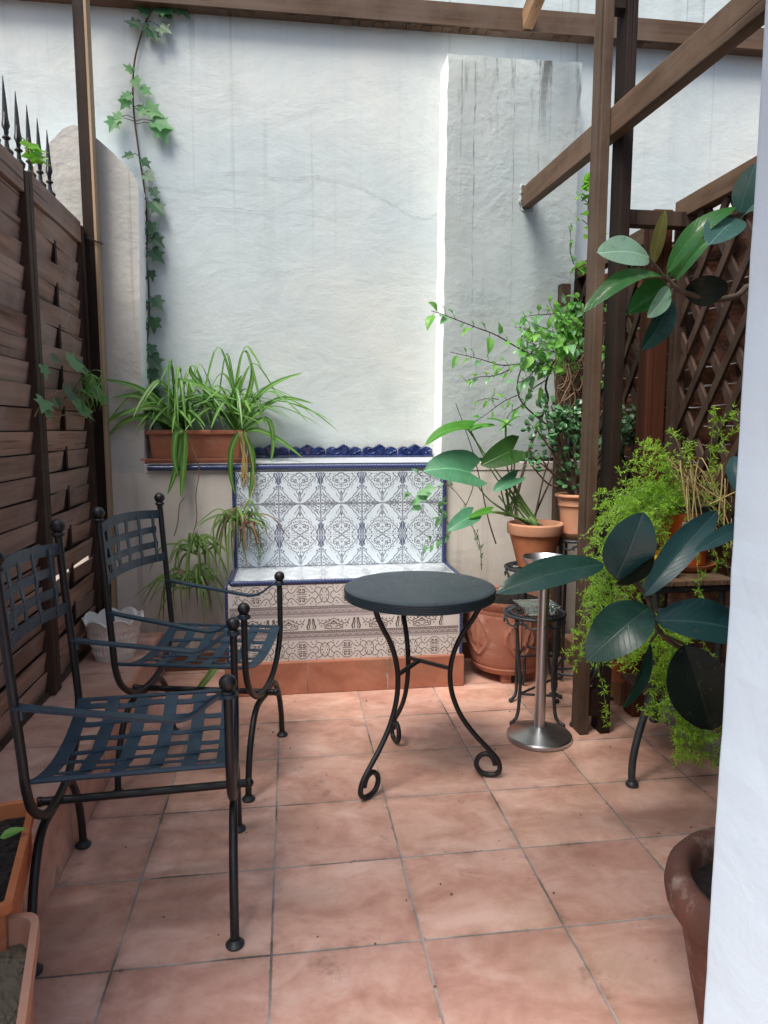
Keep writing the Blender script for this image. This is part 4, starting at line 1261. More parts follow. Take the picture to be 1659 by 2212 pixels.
# urn with embossed leaves
UC = Vector((1.035, 3.20, .045))
t = thing('embossed_urn', 'big terracotta tub with embossed leaves on the floor right of the bench', 'flowerpot', UC)
s = MB()
N = 160
prof = [(.0001, 0), (.150, 0), (.165, .012), (.172, .028), (.170, .034), (.178, .05), (.180, .056), (.185, .075)] + [(.185 + .020 * sin((z - .075) / .21 * pi * .75), z) for z in np.linspace(.09, .285, 24)] + [(.196, .29), (.199, .30), (.196, .31), (.200, .315), (.208, .335), (.210, .345), (.207, .352), (.196, .353), (.186, .347), (.180, .29)]
def emb(i, a):
    z = prof[i][1]
    if .09 < z < .285 and i > 8 and i < 33:
        t_ = (z - .09) / .195
        q = (a * 6 / (2 * pi)) % 1 - .5
        L1 = math.exp(-((abs(q) - .30 * sin(t_ * pi)) / .035) ** 2)
        L2 = math.exp(-(q / .02) ** 2) * (t_ < .9)
        L3 = math.exp(-((abs(q) - .12 - .25 * (t_ - .4)) / .03) ** 2) * (t_ > .3)
        return .010 * max(L1, L2 * .7, L3 * .8)
    return 0
s.lathe(prof, UC, N, 0, fr=emb)
s.build('tub', M['terra_urn'], t, angle=40)
s = MB(); soil(s, UC, .188, .325); s.build('soil', M['soil'], t, angle=0)
for a in (-1.9, -.75, .6, 2.2):
    s = MB()
    c = UC + Vector((.12 * cos(a), .12 * sin(a), -.044))
    for k in range(4): s.box(c.x - .022, c.x + .022, c.y - .02 - .002 * (k % 2), c.y + .02, c.z + .011 * k, c.z + .011 * k + .0095)
    s.build('pot_foot', M['terra_urn'], t, angle=0)

# foreground pot at right
FC = Vector((.905, 1.105, .001))
t = thing('weathered_pot', 'large weathered clay pot with thick mossy rim in front at the lower right', 'flowerpot', FC)
s = MB(); s.lathe([(.0001, 0), (.125, 0), (.150, .12), (.172, .235), (.178, .265)], FC, 56)
s.lathe([(.178, .262), (.190, .270), (.203, .288), (.207, .31), (.203, .335), (.190, .352), (.176, .355), (.163, .348), (.158, .33), (.154, .28)], FC, 56)
s.build('pot_body', M['terra_old'], t, angle=50)
s = MB(); soil(s, FC, .158, .305, amp=.008); s.build('soil', M['soil'], t, angle=0)

# glass dish on round stand
t = thing('glass_dish', 'rectangular clear green glass dish resting on the low round iron stand', 'ashtray', (.985, 2.68, .453))
s = MB()
gx_, gy_, gz_ = .982, 2.66, .4535
def rr(w, d, z): return [(gx_ - w, gy_ - d, z), (gx_ + w, gy_ - d, z), (gx_ + w, gy_ + d, z), (gx_ - w, gy_ + d, z)]
rings = rr(.055, .045, gz_) + rr(.078, .062, gz_ + .036) + rr(.079, .063, gz_ + .040) + rr(.070, .054, gz_ + .040) + rr(.047, .037, gz_ + .010)
fs = [(3, 2, 1, 0)] + [(i * 4 + j, i * 4 + (j + 1) % 4, (i + 1) * 4 + (j + 1) % 4, (i + 1) * 4 + j) for i in range(4) for j in range(4)] + [(16, 17, 18, 19)]
s.add(rings, fs); s.build('dish', M['glass'], t, angle=0)

# ================================================================== RIGHT SIDE: LATTICE, SCREEN, POSTS, KERB
XL = 1.50
def lattice(label, ya, yb, za, zb, rail_mat, pitch=.145, frame=True):
    t = thing('lattice_panel', label, 'trellis', (XL, (ya + yb) / 2, za), 'diagonal lattice panels')
    def clip(p, d):
        t0, t1 = -9, 9
        for i, (lo, hi) in enumerate(((ya, yb), (za, zb))):
            if abs(d[i]) < 1e-9: continue
            a, c = (lo - p[i]) / d[i], (hi - p[i]) / d[i]
            if a > c: a, c = c, a
            t0, t1 = max(t0, a), min(t1, c)
        return t0, t1
    s = MB()
    for dirn in (1, -1):
        k = -60
        while k < 60:
            p = (ya + k * pitch, za); d = (sin(radians(35)), dirn * cos(radians(35)))
            p = (ya + k * pitch, (za + zb) / 2)
            t0, t1 = clip(p, d)
            if t1 - t0 > .06:
                x = XL + (.0 if dirn == -1 else .0125)
                s.bar((x, p[0] + d[0] * t0, p[1] + d[1] * t0), (x, p[0] + d[0] * t1, p[1] + d[1] * t1), .032, .012, up=(1, 0, 0))
            k += 1
    s.build('lattice_strips', M['lattice'], t, angle=0, bevel=.0015)
    s = MB(); s.box(XL - .022, XL + .03, ya - .02, yb + .02, zb, zb + .07); s.build('top_rail', rail_mat, t, angle=0, bevel=.003)
    for y in (ya, yb):
        s = MB(); s.box(XL - .02, XL + .028, y - .022, y + .022, za - .1, zb - .001); s.build('stile', M['wood_dark_z'], t, angle=0, bevel=.002)
    return t
lattice('dark diagonal lattice panel nearest the house wall, beside the rubber plant leaves', 1.3, 2.60, .75, 1.985, M['wood_beam_y'])
lattice('diagonal lattice panel with pale top rail behind the red brown post', 2.76, 3.56, .6, 1.96, M['wood_beam_y'], pitch=.145)
s = MB()
NY_, NZ_ = 60, 40
vs = []
for i in range(NY_ + 1):
    for j in range(NZ_ + 1):
        y = 1.0 + 2.55 * i / NY_; z = .05 + 1.93 * j / NZ_
        vs.append((1.60 + .02 * sin(y * 21 + 1.5 * sin(z * 9)) + .016 * sin(z * 26 + y * 7), y, z))
s.add(vs, [(i * (NZ_ + 1) + j, (i + 1) * (NZ_ + 1) + j, (i + 1) * (NZ_ + 1) + j + 1, i * (NZ_ + 1) + j + 1) for i in range(NY_) for j in range(NZ_)], 0)
for k in range(26):
    z = .2 + k * .072
    y0 = random.uniform(1.1, 2.6)
    for (ya_, yb_) in ((y0, y0 + random.uniform(.3, .9)), (random.uniform(2.2, 2.8), random.uniform(2.9, 3.5))):
        pts = [(1.553, ya_ + (yb_ - ya_) * q / 8, z + random.uniform(-.006, .006)) for q in range(9)]
        s.tube(pts, .0022, 4, 1)
o = s.build('brown_screen', [M['backing'], M['wire']], angle=40)
tag(o, 'mottled glossy brown screen with pale wires behind the lattice panels', 'screen')
s = MB(); s.box(1.395, 1.475, 2.62, 2.70, .001, 2.03)
o = s.build('square_post', M['wood_red_z'], angle=0, bevel=.006); tag(o, 'thick red brown square post between the two lattice panels', 'post')
p = P(1225, 612, Y=3.40)
s = MB(); s.box(p.x - .028, p.x + .022, 3.40, 3.45, .001, p.z); o = s.build('square_post', M['wood_mid_z'], angle=0, bevel=.004)
tag(o, 'short weathered square post against the right edge of the grey pillar', 'post')
s = MB(); s.bar((1.235, 2.56, 1.97), (1.62, 2.56, 1.97), .05, .055); o = s.build('short_beam', M['wood_dark_z'], angle=0, bevel=.003)
tag(o, 'short black cross piece linking the double post to the lattice', 'beam')
s = MB(); s.box(1.497, 2.4, .8, 3.10, .001, .06); o = s.build('concrete_kerb', M['concrete'], angle=0, bevel=.006); tag(o, 'low grey concrete kerb along the right edge of the tiles', 'kerb')
t = thing('brick_border', 'low tan brick edging on the floor beneath the lattice', 'border', (1.5, 3.1, 0))
s = MB()
for i in range(4):
    y = 2.74 + .17 * i
    s.box(1.40 + random.uniform(-.004, .004), 1.494, y, y + .16, .001, .12 + random.uniform(-.004, .004))
s.build('bricks', M['brick'], t, angle=0, bevel=.005)

# plant table with curved legs under the ferns
t = thing('plant_table', 'iron plant table with curved tube legs and worn wooden top under the ferns', 'table', (1.35, 2.35, 0))
pts = [(1.126, 2.095, .012), (1.126, 2.10, .045), (1.132, 2.105, .10), (1.155, 2.12, .17), (1.19, 2.14, .25), (1.213, 2.15, .32), (1.222, 2.155, .40), (1.218, 2.155, .52), (1.212, 2.155, .662)]
for sy, sx in ((1, 1), (-1, 1), (1, -1), (-1, -1)):
    pp = []
    for x, y, z in pts:
        if sy < 0: y = 2.155 + (2.155 - y) + .36
        if sx < 0: x = 1.47 - (x - 1.126) * .2
        pp.append((x, y, z))
    s = MB(); s.tube(spline(pp, 5), .0125, 10); f = pp[0]
    s.lathe([(.0001, .001), (.020, .001), (.022, .006), (.019, .014), (.0125, .018)], (f[0], f[1], 0), 14); s.build('leg', M['iron_grey'], t, angle=50)
s = MB(); s.tube([(1.205, 2.14, .662), (1.47, 2.14, .662), (1.47, 2.53, .662), (1.205, 2.53, .662), (1.205, 2.14, .662)], .0125, 8); s.tube([(1.205, 2.14, .59), (1.47, 2.14, .59)], .008, 8); s.build('frame', M['iron_grey'], t, angle=40)
s = MB()
for i in range(5): s.box(1.185 + .06 * i, 1.241 + .06 * i, 2.12, 2.56, .6755, .694)
s.build('table_top', M['wood_beam_y'], t, angle=0, bevel=.002)

# fern pot
FP = Vector((1.405, 2.32, .717))
t = thing('fern_pot', 'shiny orange brown plastic pot with black rim and white label holding the fern', 'flowerpot', FP)
s = MB(); s.lathe([(.0001, 0), (.072, 0), (.096, .185), (.0985, .19)], FP, 48); s.build('pot_body', M['plastic_pot'], t, angle=50)
s = MB(); s.lathe([(.098, .188), (.103, .19), (.105, .21), (.101, .213), (.097, .208), (.094, .17)], FP, 48); s.build('rim', M['plastic_rim'], t, angle=50)
s = MB(); soil(s, FP, .095, .19); s.build('soil', M['soil'], t, angle=0)
s = MB()
a0 = radians(243)
def lab(da, z, off=.0012):
    r = .072 + .024 * z / .185 + off
    return (FP.x + r * cos(a0 + da), FP.y + r * sin(a0 + da), FP.z + z)
for k in range(5):
    d0, d1 = -.17 + .068 * k, -.17 + .068 * (k + 1)
    s.add([lab(d0, .105), lab(d1, .105), lab(d1, .158), lab(d0, .158)], [(0, 1, 2, 3)], 0)
for (z, segs) in ((.146, ((-.14, -.05), (-.02, .05), (.08, .13))), (.137, ((-.1, .02), (.05, .09))), (.124, ((-.13, -.02), (.02, .11)))):
    for d0, d1 in segs: s.add([lab(d0, z, .002), lab(d1, z, .002), lab(d1, z + .004, .002), lab(d0, z + .004, .002)], [(0, 1, 2, 3)], 1)
s.build('label', [M['label'], M['label_ink']], t, angle=0)
t = thing('pot_saucer', 'orange saucer under the shiny brown fern pot', 'saucer', (FP.x, FP.y, .696))
s = MB(); s.lathe([(.0001, .0), (.085, .0), (.105, .019), (.107, .024), (.101, .024), (.084, .008), (.0001, .007)], (FP.x, FP.y, .696), 40); s.build('saucer_dish', M['terra_orange'], t, angle=40)
t = thing('yellow_pot', 'small bright yellow pot half hidden by leaves beside the fern pot', 'flowerpot', (1.255, 2.20, .696))
s = MB(); c = Vector((1.255, 2.20, .696)); s.lathe([(.0001, 0), (.046, 0), (.056, .066), (.061, .067), (.061, .079), (.055, .079), (.052, .06), (.0001, .055)], c, 32); s.build('pot_body', M['yellow'], t, angle=40)
# pot standing on the floor under the plant table
LC = Vector((1.40, 2.75, .121))
t = thing('clay_pot', 'small plain terracotta pot standing on the brick edging under the lattice', 'flowerpot', LC)
s = MB(); pot(s, LC, .055, .085, .15, .035, .008, .010, mi=0, rim_mi=1); s.build('pot_body', [M['terra_pot'], M['terra_rim']], t, angle=35)
s = MB(); soil(s, LC, .07, .13); s.build('soil', M['soil'], t, angle=0)

# ================================================================== PLANTS
def frame_from(d, nrm):
    d = d.normalized()
    n_ = nrm - d * nrm.dot(d)
    if n_.length < 1e-5: n_ = Vector((0, 0, 1)) - d * d.z
    if n_.length < 1e-5: n_ = Vector((0, -1, 0))
    n_.normalize()
    return d, n_, d.cross(n_)

SHAPES = {
    'oval': lambda t: sin(pi * t ** .85) ** .8,
    'lance': lambda t: (sin(pi * min(1, t * .96 + .04)) ** .9) * (1 - .35 * t),
    'ovate': lambda t: (sin(pi * t ** .62) ** .85),
    'obov': lambda t: (sin(pi * t ** 1.5) ** .75),
    'rubber': lambda t: (max(0, sin(pi * t ** .95)) ** .62),
    'heart': lambda t: (max(0, 1 - t) ** .62) * (1 + .55 * t) * min(1, .62 + t * 3),
}

def leaf(mb, base, tip, width, nrm, shape='oval', fold=.18, droop=.08, n=6, mi=0, curl=0.0, wav=0.0, cross=1):
    base = Vector(base); tip = Vector(tip)
    ax = tip - base; L = ax.length
    d, nn, sd = frame_from(ax, Vector(nrm))
    f = SHAPES[shape]
    vs = []; uv = []; fs = []
    m_ = 2 * cross + 1
    for i in range(n + 1):
        t = i / n
        w = f(t) * width / 2
        c = base + ax * t + nn * (droop * L * sin(pi * t)) + nn * (-curl * L * t * t)
        bk = 0
        if shape == 'heart': bk = .30 * L * (1 - t) ** 3
        for j in range(m_):
            q = (j - cross) / cross
            up = fold * w * abs(q) ** 1.3 + wav * width * sin(t * 9 + q * 2) * abs(q)
            vs.append(c + sd * (w * q) + nn * up - d * (bk * abs(q)))
            uv.append((.5 + q / 2 * max(.05, f(t)), t + .0001))
    for i in range(n):
        for j in range(m_ - 1):
            fs.append((i * m_ + j, i * m_ + j + 1, (i + 1) * m_ + j + 1, (i + 1) * m_ + j))
    mb.add(vs, fs, mi, uv)

IVY = [(0, 0), (.20, -.12), (.48, -.02), (.52, .10), (.36, .24), (.60, .52), (.36, .50), (.20, .56), (.10, .80), (0, 1.0)]
def ivy_leaf(mb, base, tip, nrm, wid=1.0, mi=0, fold=.15):
    base = Vector(base); tip = Vector(tip); ax = tip - base; L = ax.length
    d, nn, sd = frame_from(ax, Vector(nrm))
    vs = []
    for u, v in IVY: vs.append(base + sd * (u * L * wid) + ax * v + nn * (fold * abs(u) * L))
    for u, v in IVY[1:-1][::-1]: vs.append(base - sd * (u * L * wid) + ax * v + nn * (fold * abs(u) * L))
    c = len(vs)
    vs.append(base + ax * .3)
    mb.add(vs, [(c, i, (i + 1) % c) for i in range(c)], mi, [(0.001, 0.001)] * len(vs))

def rv(s=1.0): return Vector((random.uniform(-s, s), random.uniform(-s, s), random.uniform(-s, s)))
CAMDIR = Vector((0, -1, .25))

# ---------------------------------------------------------------- ivy on the white wall
ivy = thing('ivy_vine', 'long thin ivy vine climbing the white wall from the planter trough to the beam', 'vine', (-.55, YU, 1.1))
vp = [(318, -30), (335, 5), (318, 40), (302, 85), (291, 130), (287, 180), (288, 225), (291, 262), (296, 300), (302, 345), (310, 395), (315, 440), (318, 500), (316, 560), (321, 620), (322, 690), (318, 745), (324, 800), (326, 850), (330, 930)]
path = [P(x, y, Y=YU - .016) for x, y in vp]
s = MB(); s.tube(spline(path, 4), .0042, 6); sd_ = MB()
s2 = MB()
def put_ivy(x, y, ang, L, mi, off=.03):
    """leaf at a spot on the wall: ang 0 = pointing right, -90 = down"""
    b0 = P(x, y, Y=YU - off)
    a = radians(ang)
    sc = L * 2.42 / 1000
    tipp = b0 + Vector((cos(a) * sc, random.uniform(-.02, .005), sin(a) * sc))
    ivy_leaf(s2, b0, tipp, Vector((random.uniform(-.4, .4), -1, random.uniform(.0, .6))), random.uniform(.75, .95), mi)
    # leaf stalk to the nearest part of the vine
    q = min(path_f, key=lambda p: (p - b0).length + max(0, b0.z - p.z) * .5)
    s.tube([q, (q + b0) / 2 + Vector((0, -.012, .006)), b0], .0018, 4)
path_f = spline(path, 6)
for x, y, a, L in ((322, 30, 160, 30), (340, 18, -20, 38), (352, 12, -60, 34), (385, 8, -50, 36), (330, 70, -70, 24), (345, 58, -30, 28), (300, 55, 170, 30), (322, 55, -100, 26)):
    put_ivy(x, y, a, L, 1)
for x, y, a, L in ((287, 155, 150, 22), (290, 170, -60, 24), (282, 205, -150, 24), (305, 190, -30, 26), (275, 215, -120, 26), (315, 232, -25, 40), (262, 252, 200, 26), (248, 258, -110, 30), (332, 262, -20, 44), (340, 270, -60, 42), (300, 240, 10, 24)):
    put_ivy(x, y, a, L, 2)
for x, y, a, L in ((285, 335, 200, 22), (308, 345, -50, 24), (312, 378, -30, 26)): put_ivy(x, y, a, L, 1)
yy = 408
while yy < 845:
    put_ivy(random.uniform(326, 334), yy, random.uniform(-95, -35), random.uniform(22, 40), random.choice((0, 0, 0, 1)))
    if random.random() < .75: put_ivy(random.uniform(304, 314), yy + random.uniform(8, 18), random.uniform(-140, -70), random.uniform(18, 32), 0)
    yy += random.choice((24, 30, 36, 44, 58))
s.build('vine_stem', M['twig_dark'], ivy, angle=60)
s2.build('foliage', [M['ivy'], M['ivy'], M['ivy_light']], ivy, angle=0)

# ---------------------------------------------------------------- spider plants
def ribbon(mb, pts, w, mi=0, twist=0.0, nrm=(0, -.4, 1)):
    pts = spline(pts, 4)
    n_ = len(pts); vs = []; uv = []
    for i, p in enumerate(pts):
        a = pts[max(0, i - 1)]; c = pts[min(n_ - 1, i + 1)]
        d = c - a
        if d.length < 1e-6: d = Vector((0, 0, 1))
        d, nn, sd = frame_from(d, Vector(nrm) + Vector((twist * i / n_, 0, 0)))
        t = i / (n_ - 1)
        ww = w / 2 * min(1, .45 + 3 * t) * (1 - t ** 3.5) ** .9 + .0003
        vs += [p + sd * ww + nn * ww * .35, p, p - sd * ww + nn * ww * .35]
        uv += [(0.001, t), (.5, t), (1, t)]
    fs = []
    for i in range(n_ - 1):
        fs += [(i * 3, i * 3 + 1, i * 3 + 4, i * 3 + 3), (i * 3 + 1, i * 3 + 2, i * 3 + 5, i * 3 + 4)]
    mb.add(vs, fs, mi, uv)

def spider(mb, c, n_, L, rise, w, mi=0, spread=1.0, front=0.0):
    c = Vector(c)
    for i in range(n_):
        a = random.uniform(0, 2 * pi)
        if front and random.random() < front: a = random.uniform(pi * 1.05, pi * 1.95)
        l = L * random.uniform(.55, 1.15); r = rise * random.uniform(.4, 1.25)
        d = Vector((cos(a), sin(a) * .65, 0)) * spread
        b0 = c + Vector((random.uniform(-.03, .03), random.uniform(-.02, .02), 0))
        dro = random.uniform(.1, .8)
        pts = [b0, b0 + d * l * .16 + Vector((0, 0, r * .62)), b0 + d * l * .45 + Vector((0, 0, r)), b0 + d * l * .78 + Vector((0, 0, r * (1 - dro * .7))), b0 + d * l * 1.0 + Vector((0, 0, r * (1 - dro * 1.5)))]
        for p in pts: p.y = min(p.y, YU - .02)
        ribbon(mb, pts, w * random.uniform(.7, 1.15), mi)

def pxl(pts, Y): return [P(x, y, Y=Y + (dy if False else 0)) for x, y in pts]

for idx, (cpx, lab_) in enumerate((((395, 930), 'bushy spider plant in the left half of the terracotta trough'), ((512, 928), 'spider plant with long arching leaves in the right half of the terracotta trough'))):
    t = thing('spider_plant', lab_, 'plant', P(*cpx, Y=3.54), 'spider plants in the trough')
    c = P(*cpx, Y=3.545)
    s = MB()
    if idx == 0:
        spider(s, c, 34, .44, .20, .020, front=.3)
        spider(s, c, 9, .26, .29, .016)
        spider(s, c + Vector((-.06, 0, 0)), 20, .36, .15, .018, front=.3)
        for pts in (((395, 935), (372, 905), (330, 880), (250, 900), (198, 938)), ((390, 930), (340, 870), (290, 835), (215, 818)), ((395, 935), (350, 905), (280, 905), (225, 950)), ((380, 930), (330, 880), (295, 855), (240, 860)), ((392, 935), (385, 990), (376, 1030), (362, 1068)), ((400, 935), (398, 990), (394, 1040), (391, 1075)), ((395, 930), (380, 940), (376, 985), (385, 1030))):
            ribbon(s, [P(x, y, Y=3.47 - .05 * i / 4 - (.06 if pts[-1][1] > 1000 else 0)) for i, (x, y) in enumerate(pts)], .030, nrm=(0, -1, .5))
    else:
        spider(s, c, 26, .50, .20, .019, front=.2)
        spider(s, c, 9, .24, .33, .016)
        for pts in (((515, 930), (560, 890), (610, 860), (678, 872)), ((515, 930), (555, 860), (600, 825), (655, 805)), ((512, 925), (535, 860), (545, 815), (542, 785)), ((520, 935), (560, 930), (610, 955), (655, 990)), ((510, 930), (490, 870), (440, 835), (380, 818)), ((508, 930), (470, 880), (420, 860), (370, 862)), ((518, 935), (575, 905), (590, 950), (585, 1000)), ((512, 928), (500, 870), (515, 830), (522, 810)), ((505, 930), (450, 850), (415, 810), (412, 790))):
            ribbon(s, [P(x, y, Y=3.50 - .04 * i / 4) for i, (x, y) in enumerate(pts)], .026, nrm=(0, -1, .6))
        for pts in (((515, 935), (500, 970), (498, 1020), (508, 1070)), ((525, 935), (545, 980), (545, 1030), (538, 1080))):
            ribbon(s, [P(x, y, Y=3.42) for x, y in pts], .028, nrm=(0, -1, .3))
    s.build('foliage', M['spider'], t, angle=0)
    s = MB()
    if idx == 1:
        for k in range(9):
            x0 = random.uniform(515, 528)
            pts = [(x0, 932), (x0 + random.uniform(2, 14), 955), (x0 + random.uniform(2, 18), 1010), (x0 + random.uniform(-2, 16), random.uniform(1030, 1070))]
            s.tube(spline([P(x, y, Y=3.43) for x, y in pts], 4), .0026, 4)
        s.tube(spline([P(x, y, Y=3.40) for x, y in ((530, 935), (545, 1000), (548, 1060), (520, 1100))], 5), .0022, 4)
    else:
        s.tube(spline([P(x, y, Y=3.42) for x, y in ((405, 935), (412, 960), (430, 1010), (423, 1070), (425, 1120), (415, 1160))], 5), .0022, 4)
        s.tube(spline([P(x, y, Y=3.41) for x, y in ((398, 1075), (388, 1090), (384, 1130), (376, 1158))], 5), .0024, 4)
    s.build('runners', M['straw'] if idx else M['dry'], t, angle=60)

def plantlet(label, cpx, Y, n_, mats, brown=0):
    t = thing('spider_plantlet', label, 'plant', P(*cpx, Y=Y), 'hanging spider plantlets')
    s = MB(); c = P(*cpx, Y=Y)
    for i in range(n_):
        a = random.uniform(0, 2 * pi); l = random.uniform(.10, .22)
        d = Vector((cos(a), sin(a) * .45 - .15, 0))
        up = random.uniform(-.02, .075); st_ = random.random() < .35
        o_ = rv(.035); pts = [c + o_, c + o_ * .6 + d * l * .35 + Vector((0, 0, up)), c + d * l * .62 + Vector((0, 0, up - l * .35)), c + d * l * random.uniform(.55, .9) + Vector((0, 0, -l * random.uniform(.7, 1.25)))]
        if st_: pts = [c + o_, c + o_ * .7 + d * l * .4 + Vector((0, 0, up * 1.2)), c + d * l * .8 + Vector((0, 0, up * .6)), c + d * l * random.uniform(1, 1.3) + Vector((0, 0, up - l * random.uniform(.2, .7)))]
        for p in pts: p.y = min(p.y, YL - .02)
        ribbon(s, pts, random.uniform(.007, .014), 1 if random.random() < brown else 0, nrm=(0, -.8, .6))
    s.build('foliage', mats, t, angle=0)
    return t
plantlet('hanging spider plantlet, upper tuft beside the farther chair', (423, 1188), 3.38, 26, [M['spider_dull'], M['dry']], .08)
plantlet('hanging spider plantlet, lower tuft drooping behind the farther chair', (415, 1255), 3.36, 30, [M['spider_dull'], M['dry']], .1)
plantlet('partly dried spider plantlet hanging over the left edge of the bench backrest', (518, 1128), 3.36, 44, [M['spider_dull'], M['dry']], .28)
t = thing('fallen_leaf', 'long yellow green leaf lying on the floor left of the bench plinth', 'leaf', P(455, 1465, Z=.01))
s = MB(); ribbon(s, [(-.33, 3.05, .16), (-.36, 3.0, .13), (-.41, 2.98, .07), (-.44, 2.97, .012)], .03, nrm=(0, -1, .6)); s.build('blade', M['spider_dull'], t, angle=0)

# ---------------------------------------------------------------- ivy shoots on the fence
t = thing('ivy_shoot', 'few ivy leaves on thin stems poking through the slatted fence', 'vine', (XF, 3.0, 1.2))
s = MB(); s2 = MB()
def onf(x, y, off=.05): return P(x, y, X=XF + off)
for pts in (((75, 900), (92, 868), (118, 850), (140, 840)), ((100, 905), (150, 895), (185, 900), (205, 885)), ((130, 870), (150, 855), (185, 862), (205, 850))):
    s.tube(spline([onf(*p) for p in pts], 5), .0028, 5)
for x, y, a, L in ((92, 790, -70, 34), (112, 772, -30, 26), (150, 785, -10, 34), (165, 790, -25, 34), (140, 848, -20, 34), (158, 862, -55, 36), (95, 865, -100, 30), (98, 885, -60, 30), (118, 862, -60, 32), (190, 840, -30, 40), (205, 852, -20, 34), (165, 880, -15, 38)):
    b0 = onf(x, y, .055); b1 = onf(x + L * cos(radians(a)), y - L * sin(radians(a)), .075)
    ivy_leaf(s2, b0, b1, Vector((.8, -.7, .5)), .62, random.choice((0, 1)))
for i in range(22):
    b0 = onf(random.uniform(168, 205), random.uniform(815, 865), .06)
    ribbon(s2, [b0, b0 + rv(.03) + Vector((.02, 0, .02)), b0 + rv(.05) + Vector((.03, 0, -.02)), b0 + rv(.05) + Vector((.03, 0, -.08))], .008, 2)
s.build('stem', M['dry'], t, angle=60); s2.build('foliage', [M['ivy_light'], M['ivy'], M['spider']], t, angle=0)
t = thing('ivy_shoot', 'two bright green leaves between the railing spears above the fence', 'vine', (-1.0, 2.6, 2.1))
s2 = MB(); s = MB()
for (x, y), (x2, y2) in (((66, 322), (82, 312)), ((75, 342), (95, 346)), ((62, 315), (58, 308)), ((78, 345), (70, 355))):
    ivy_leaf(s2, P(x, y, X=-.96), P(x2, y2, X=-.96) + Vector((0, 0, .0)), Vector((.5, -1, .4)), .9)
for (x, y), (x2, y2) in (((58, 318), (80, 322)), ((66, 345), (102, 345))):
    leaf(s2, P(x, y, X=-.95), P(x2, y2, X=-.95), .055, Vector((.4, -1, .5)), 'heart', n=5)
s.tube([P(72, 385, X=-.96), P(70, 360, X=-.96), P(62, 335, X=-.96), P(60, 318, X=-.96)], .003, 5)
s.build('stem', M['dry'], t, angle=60); s2.build('foliage', M['ivy_bright'], t, angle=0)

# ---------------------------------------------------------------- philodendron
def A(x, y): return ((x / 2.37 + 1200) / 1.3563, (y / 2.37 + 800) / 1.3563)
ph = thing('philodendron', 'philodendron with big heart shaped leaves on long stalks in the thick rimmed clay pot', 'plant', PC + Vector((0, 0, .17)))
crown = PC + Vector((0, -.01, .18))
lf = MB(); pet = MB()
def ph_leaf(base, tip, w, nrm, mi, Y=2.88, dyt=-.04, droop=.06, fold=.2, via=None):
    b0 = P(*A(*base), Y=Y); t0 = P(*A(*tip), Y=Y + dyt)
    leaf(lf, b0, t0, w, Vector(nrm), 'heart', fold=fold, droop=droop, n=10, mi=mi, cross=2)
    mid = P(*A(*via), Y=2.9) if via else (crown + b0) / 2 + Vector((0, 0, .03))
    pet.tube(spline([crown + rv(.015), mid, b0 - (t0 - b0).normalized() * .0], 6), [.0045] * 6 + [.003] * 7, 7)
ph_leaf((405, 1085), (105, 1200), .085, (.15, -.42, 1), 0, via=(620, 1400), droop=.16)
ph_leaf((425, 1095), (600, 1060), .075, (0, -.38, 1), 0, via=(600, 1420))
ph_leaf((670, 1065), (770, 995), .07, (.2, -.4, 1), 0, via=(690, 1400)); ph_leaf((665, 1050), (535, 1015), .055, (-.2, -.4, 1), 0, via=(690, 1400))
ph_leaf((720, 1225), (492, 1335), .125, (.2, -1, .35), 2, via=(720, 1480), droop=.1)
ph_leaf((735, 1250), (725, 1310), .07, (.2, -1, .35), 2, via=(735, 1480))
ph_leaf((420, 1385), (98, 1372), .19, (.1, -1, .75), 1, via=(560, 1580), droop=.12)
ph_leaf((735, 1425), (580, 1520), .07, (0, -.9, .8), 1, via=(700, 1550))
ph_leaf((425, 1690), (262, 1790), .085, (0, -.9, .8), 1, Y=2.80, via=(600, 1665))
ph_leaf((560, 1655), (410, 1705), .05, (0, -.5, 1), 0, Y=2.82, via=(680, 1670))
for k in range(12):
    a = A(random.uniform(640, 760), 1690); c = A(random.uniform(600, 760), random.uniform(1420, 1600))
    pet.tube([P(*a, Y=2.91), P(*c, Y=2.92)], .0035, 6)
pet.tube(spline([PC + Vector((0, 0, .15)), PC + Vector((-.01, -.02, .19)), PC + Vector((-.03, -.01, .215))], 4), .014, 8)
pet.build('stalks', M['stem_green'], ph, angle=60)
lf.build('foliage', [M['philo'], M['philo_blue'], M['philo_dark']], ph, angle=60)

# ---------------------------------------------------------------- shrub growing from the urn
sh = thing('climbing_shrub', 'tall airy shrub with small pointed green leaves growing from the embossed tub', 'shrub', UC)
lf = MB(); st = MB()
def branch(pts, r, Y, leaves=0, L=.062, mi=None, dY=0.0, tail=1.0, wid=.55, spread=.05):
    q = [P(*A(x, y), Y=Y + dY * i / max(1, len(pts) - 1)) for i, (x, y) in enumerate(pts)]
    c = spline(q, 6)
    st.tube(c, [r * (1 - .6 * i / len(c)) for i in range(len(c))], 6)
    for k in range(leaves):
        if random.random() < .08: continue
        i = int((k + random.random()) / leaves * (len(c) - 2)) + 1 if leaves > 1 else len(c) - 1
        i = min(i, len(c) - 1)
        b0 = c[i]; dr = (c[i] - c[i - 1]).normalized()
        side = 1 if k % 2 else -1
        d = (dr * random.uniform(.1, .9) + Vector((random.uniform(-.3, .3), -.3 + random.uniform(-.6, .3), side * random.uniform(.2, .9)))).normalized()
        l = L * random.uniform(.6, 1.25)
        b1 = b0 + d * random.uniform(.008, .02)
        st.tube([b0, b1], .0012, 4)
        m__ = mi if mi is not None else random.choice((0, 0, 0, 1))
        leaf(lf, b1, b1 + d * l + Vector((0, 0, -l * .15)), l * wid * random.uniform(.8, 1.15), Vector((random.uniform(-.5, .5), -.5, random.uniform(.3, 1))), 'ovate', fold=.25, droop=.1, n=5, mi=m__)
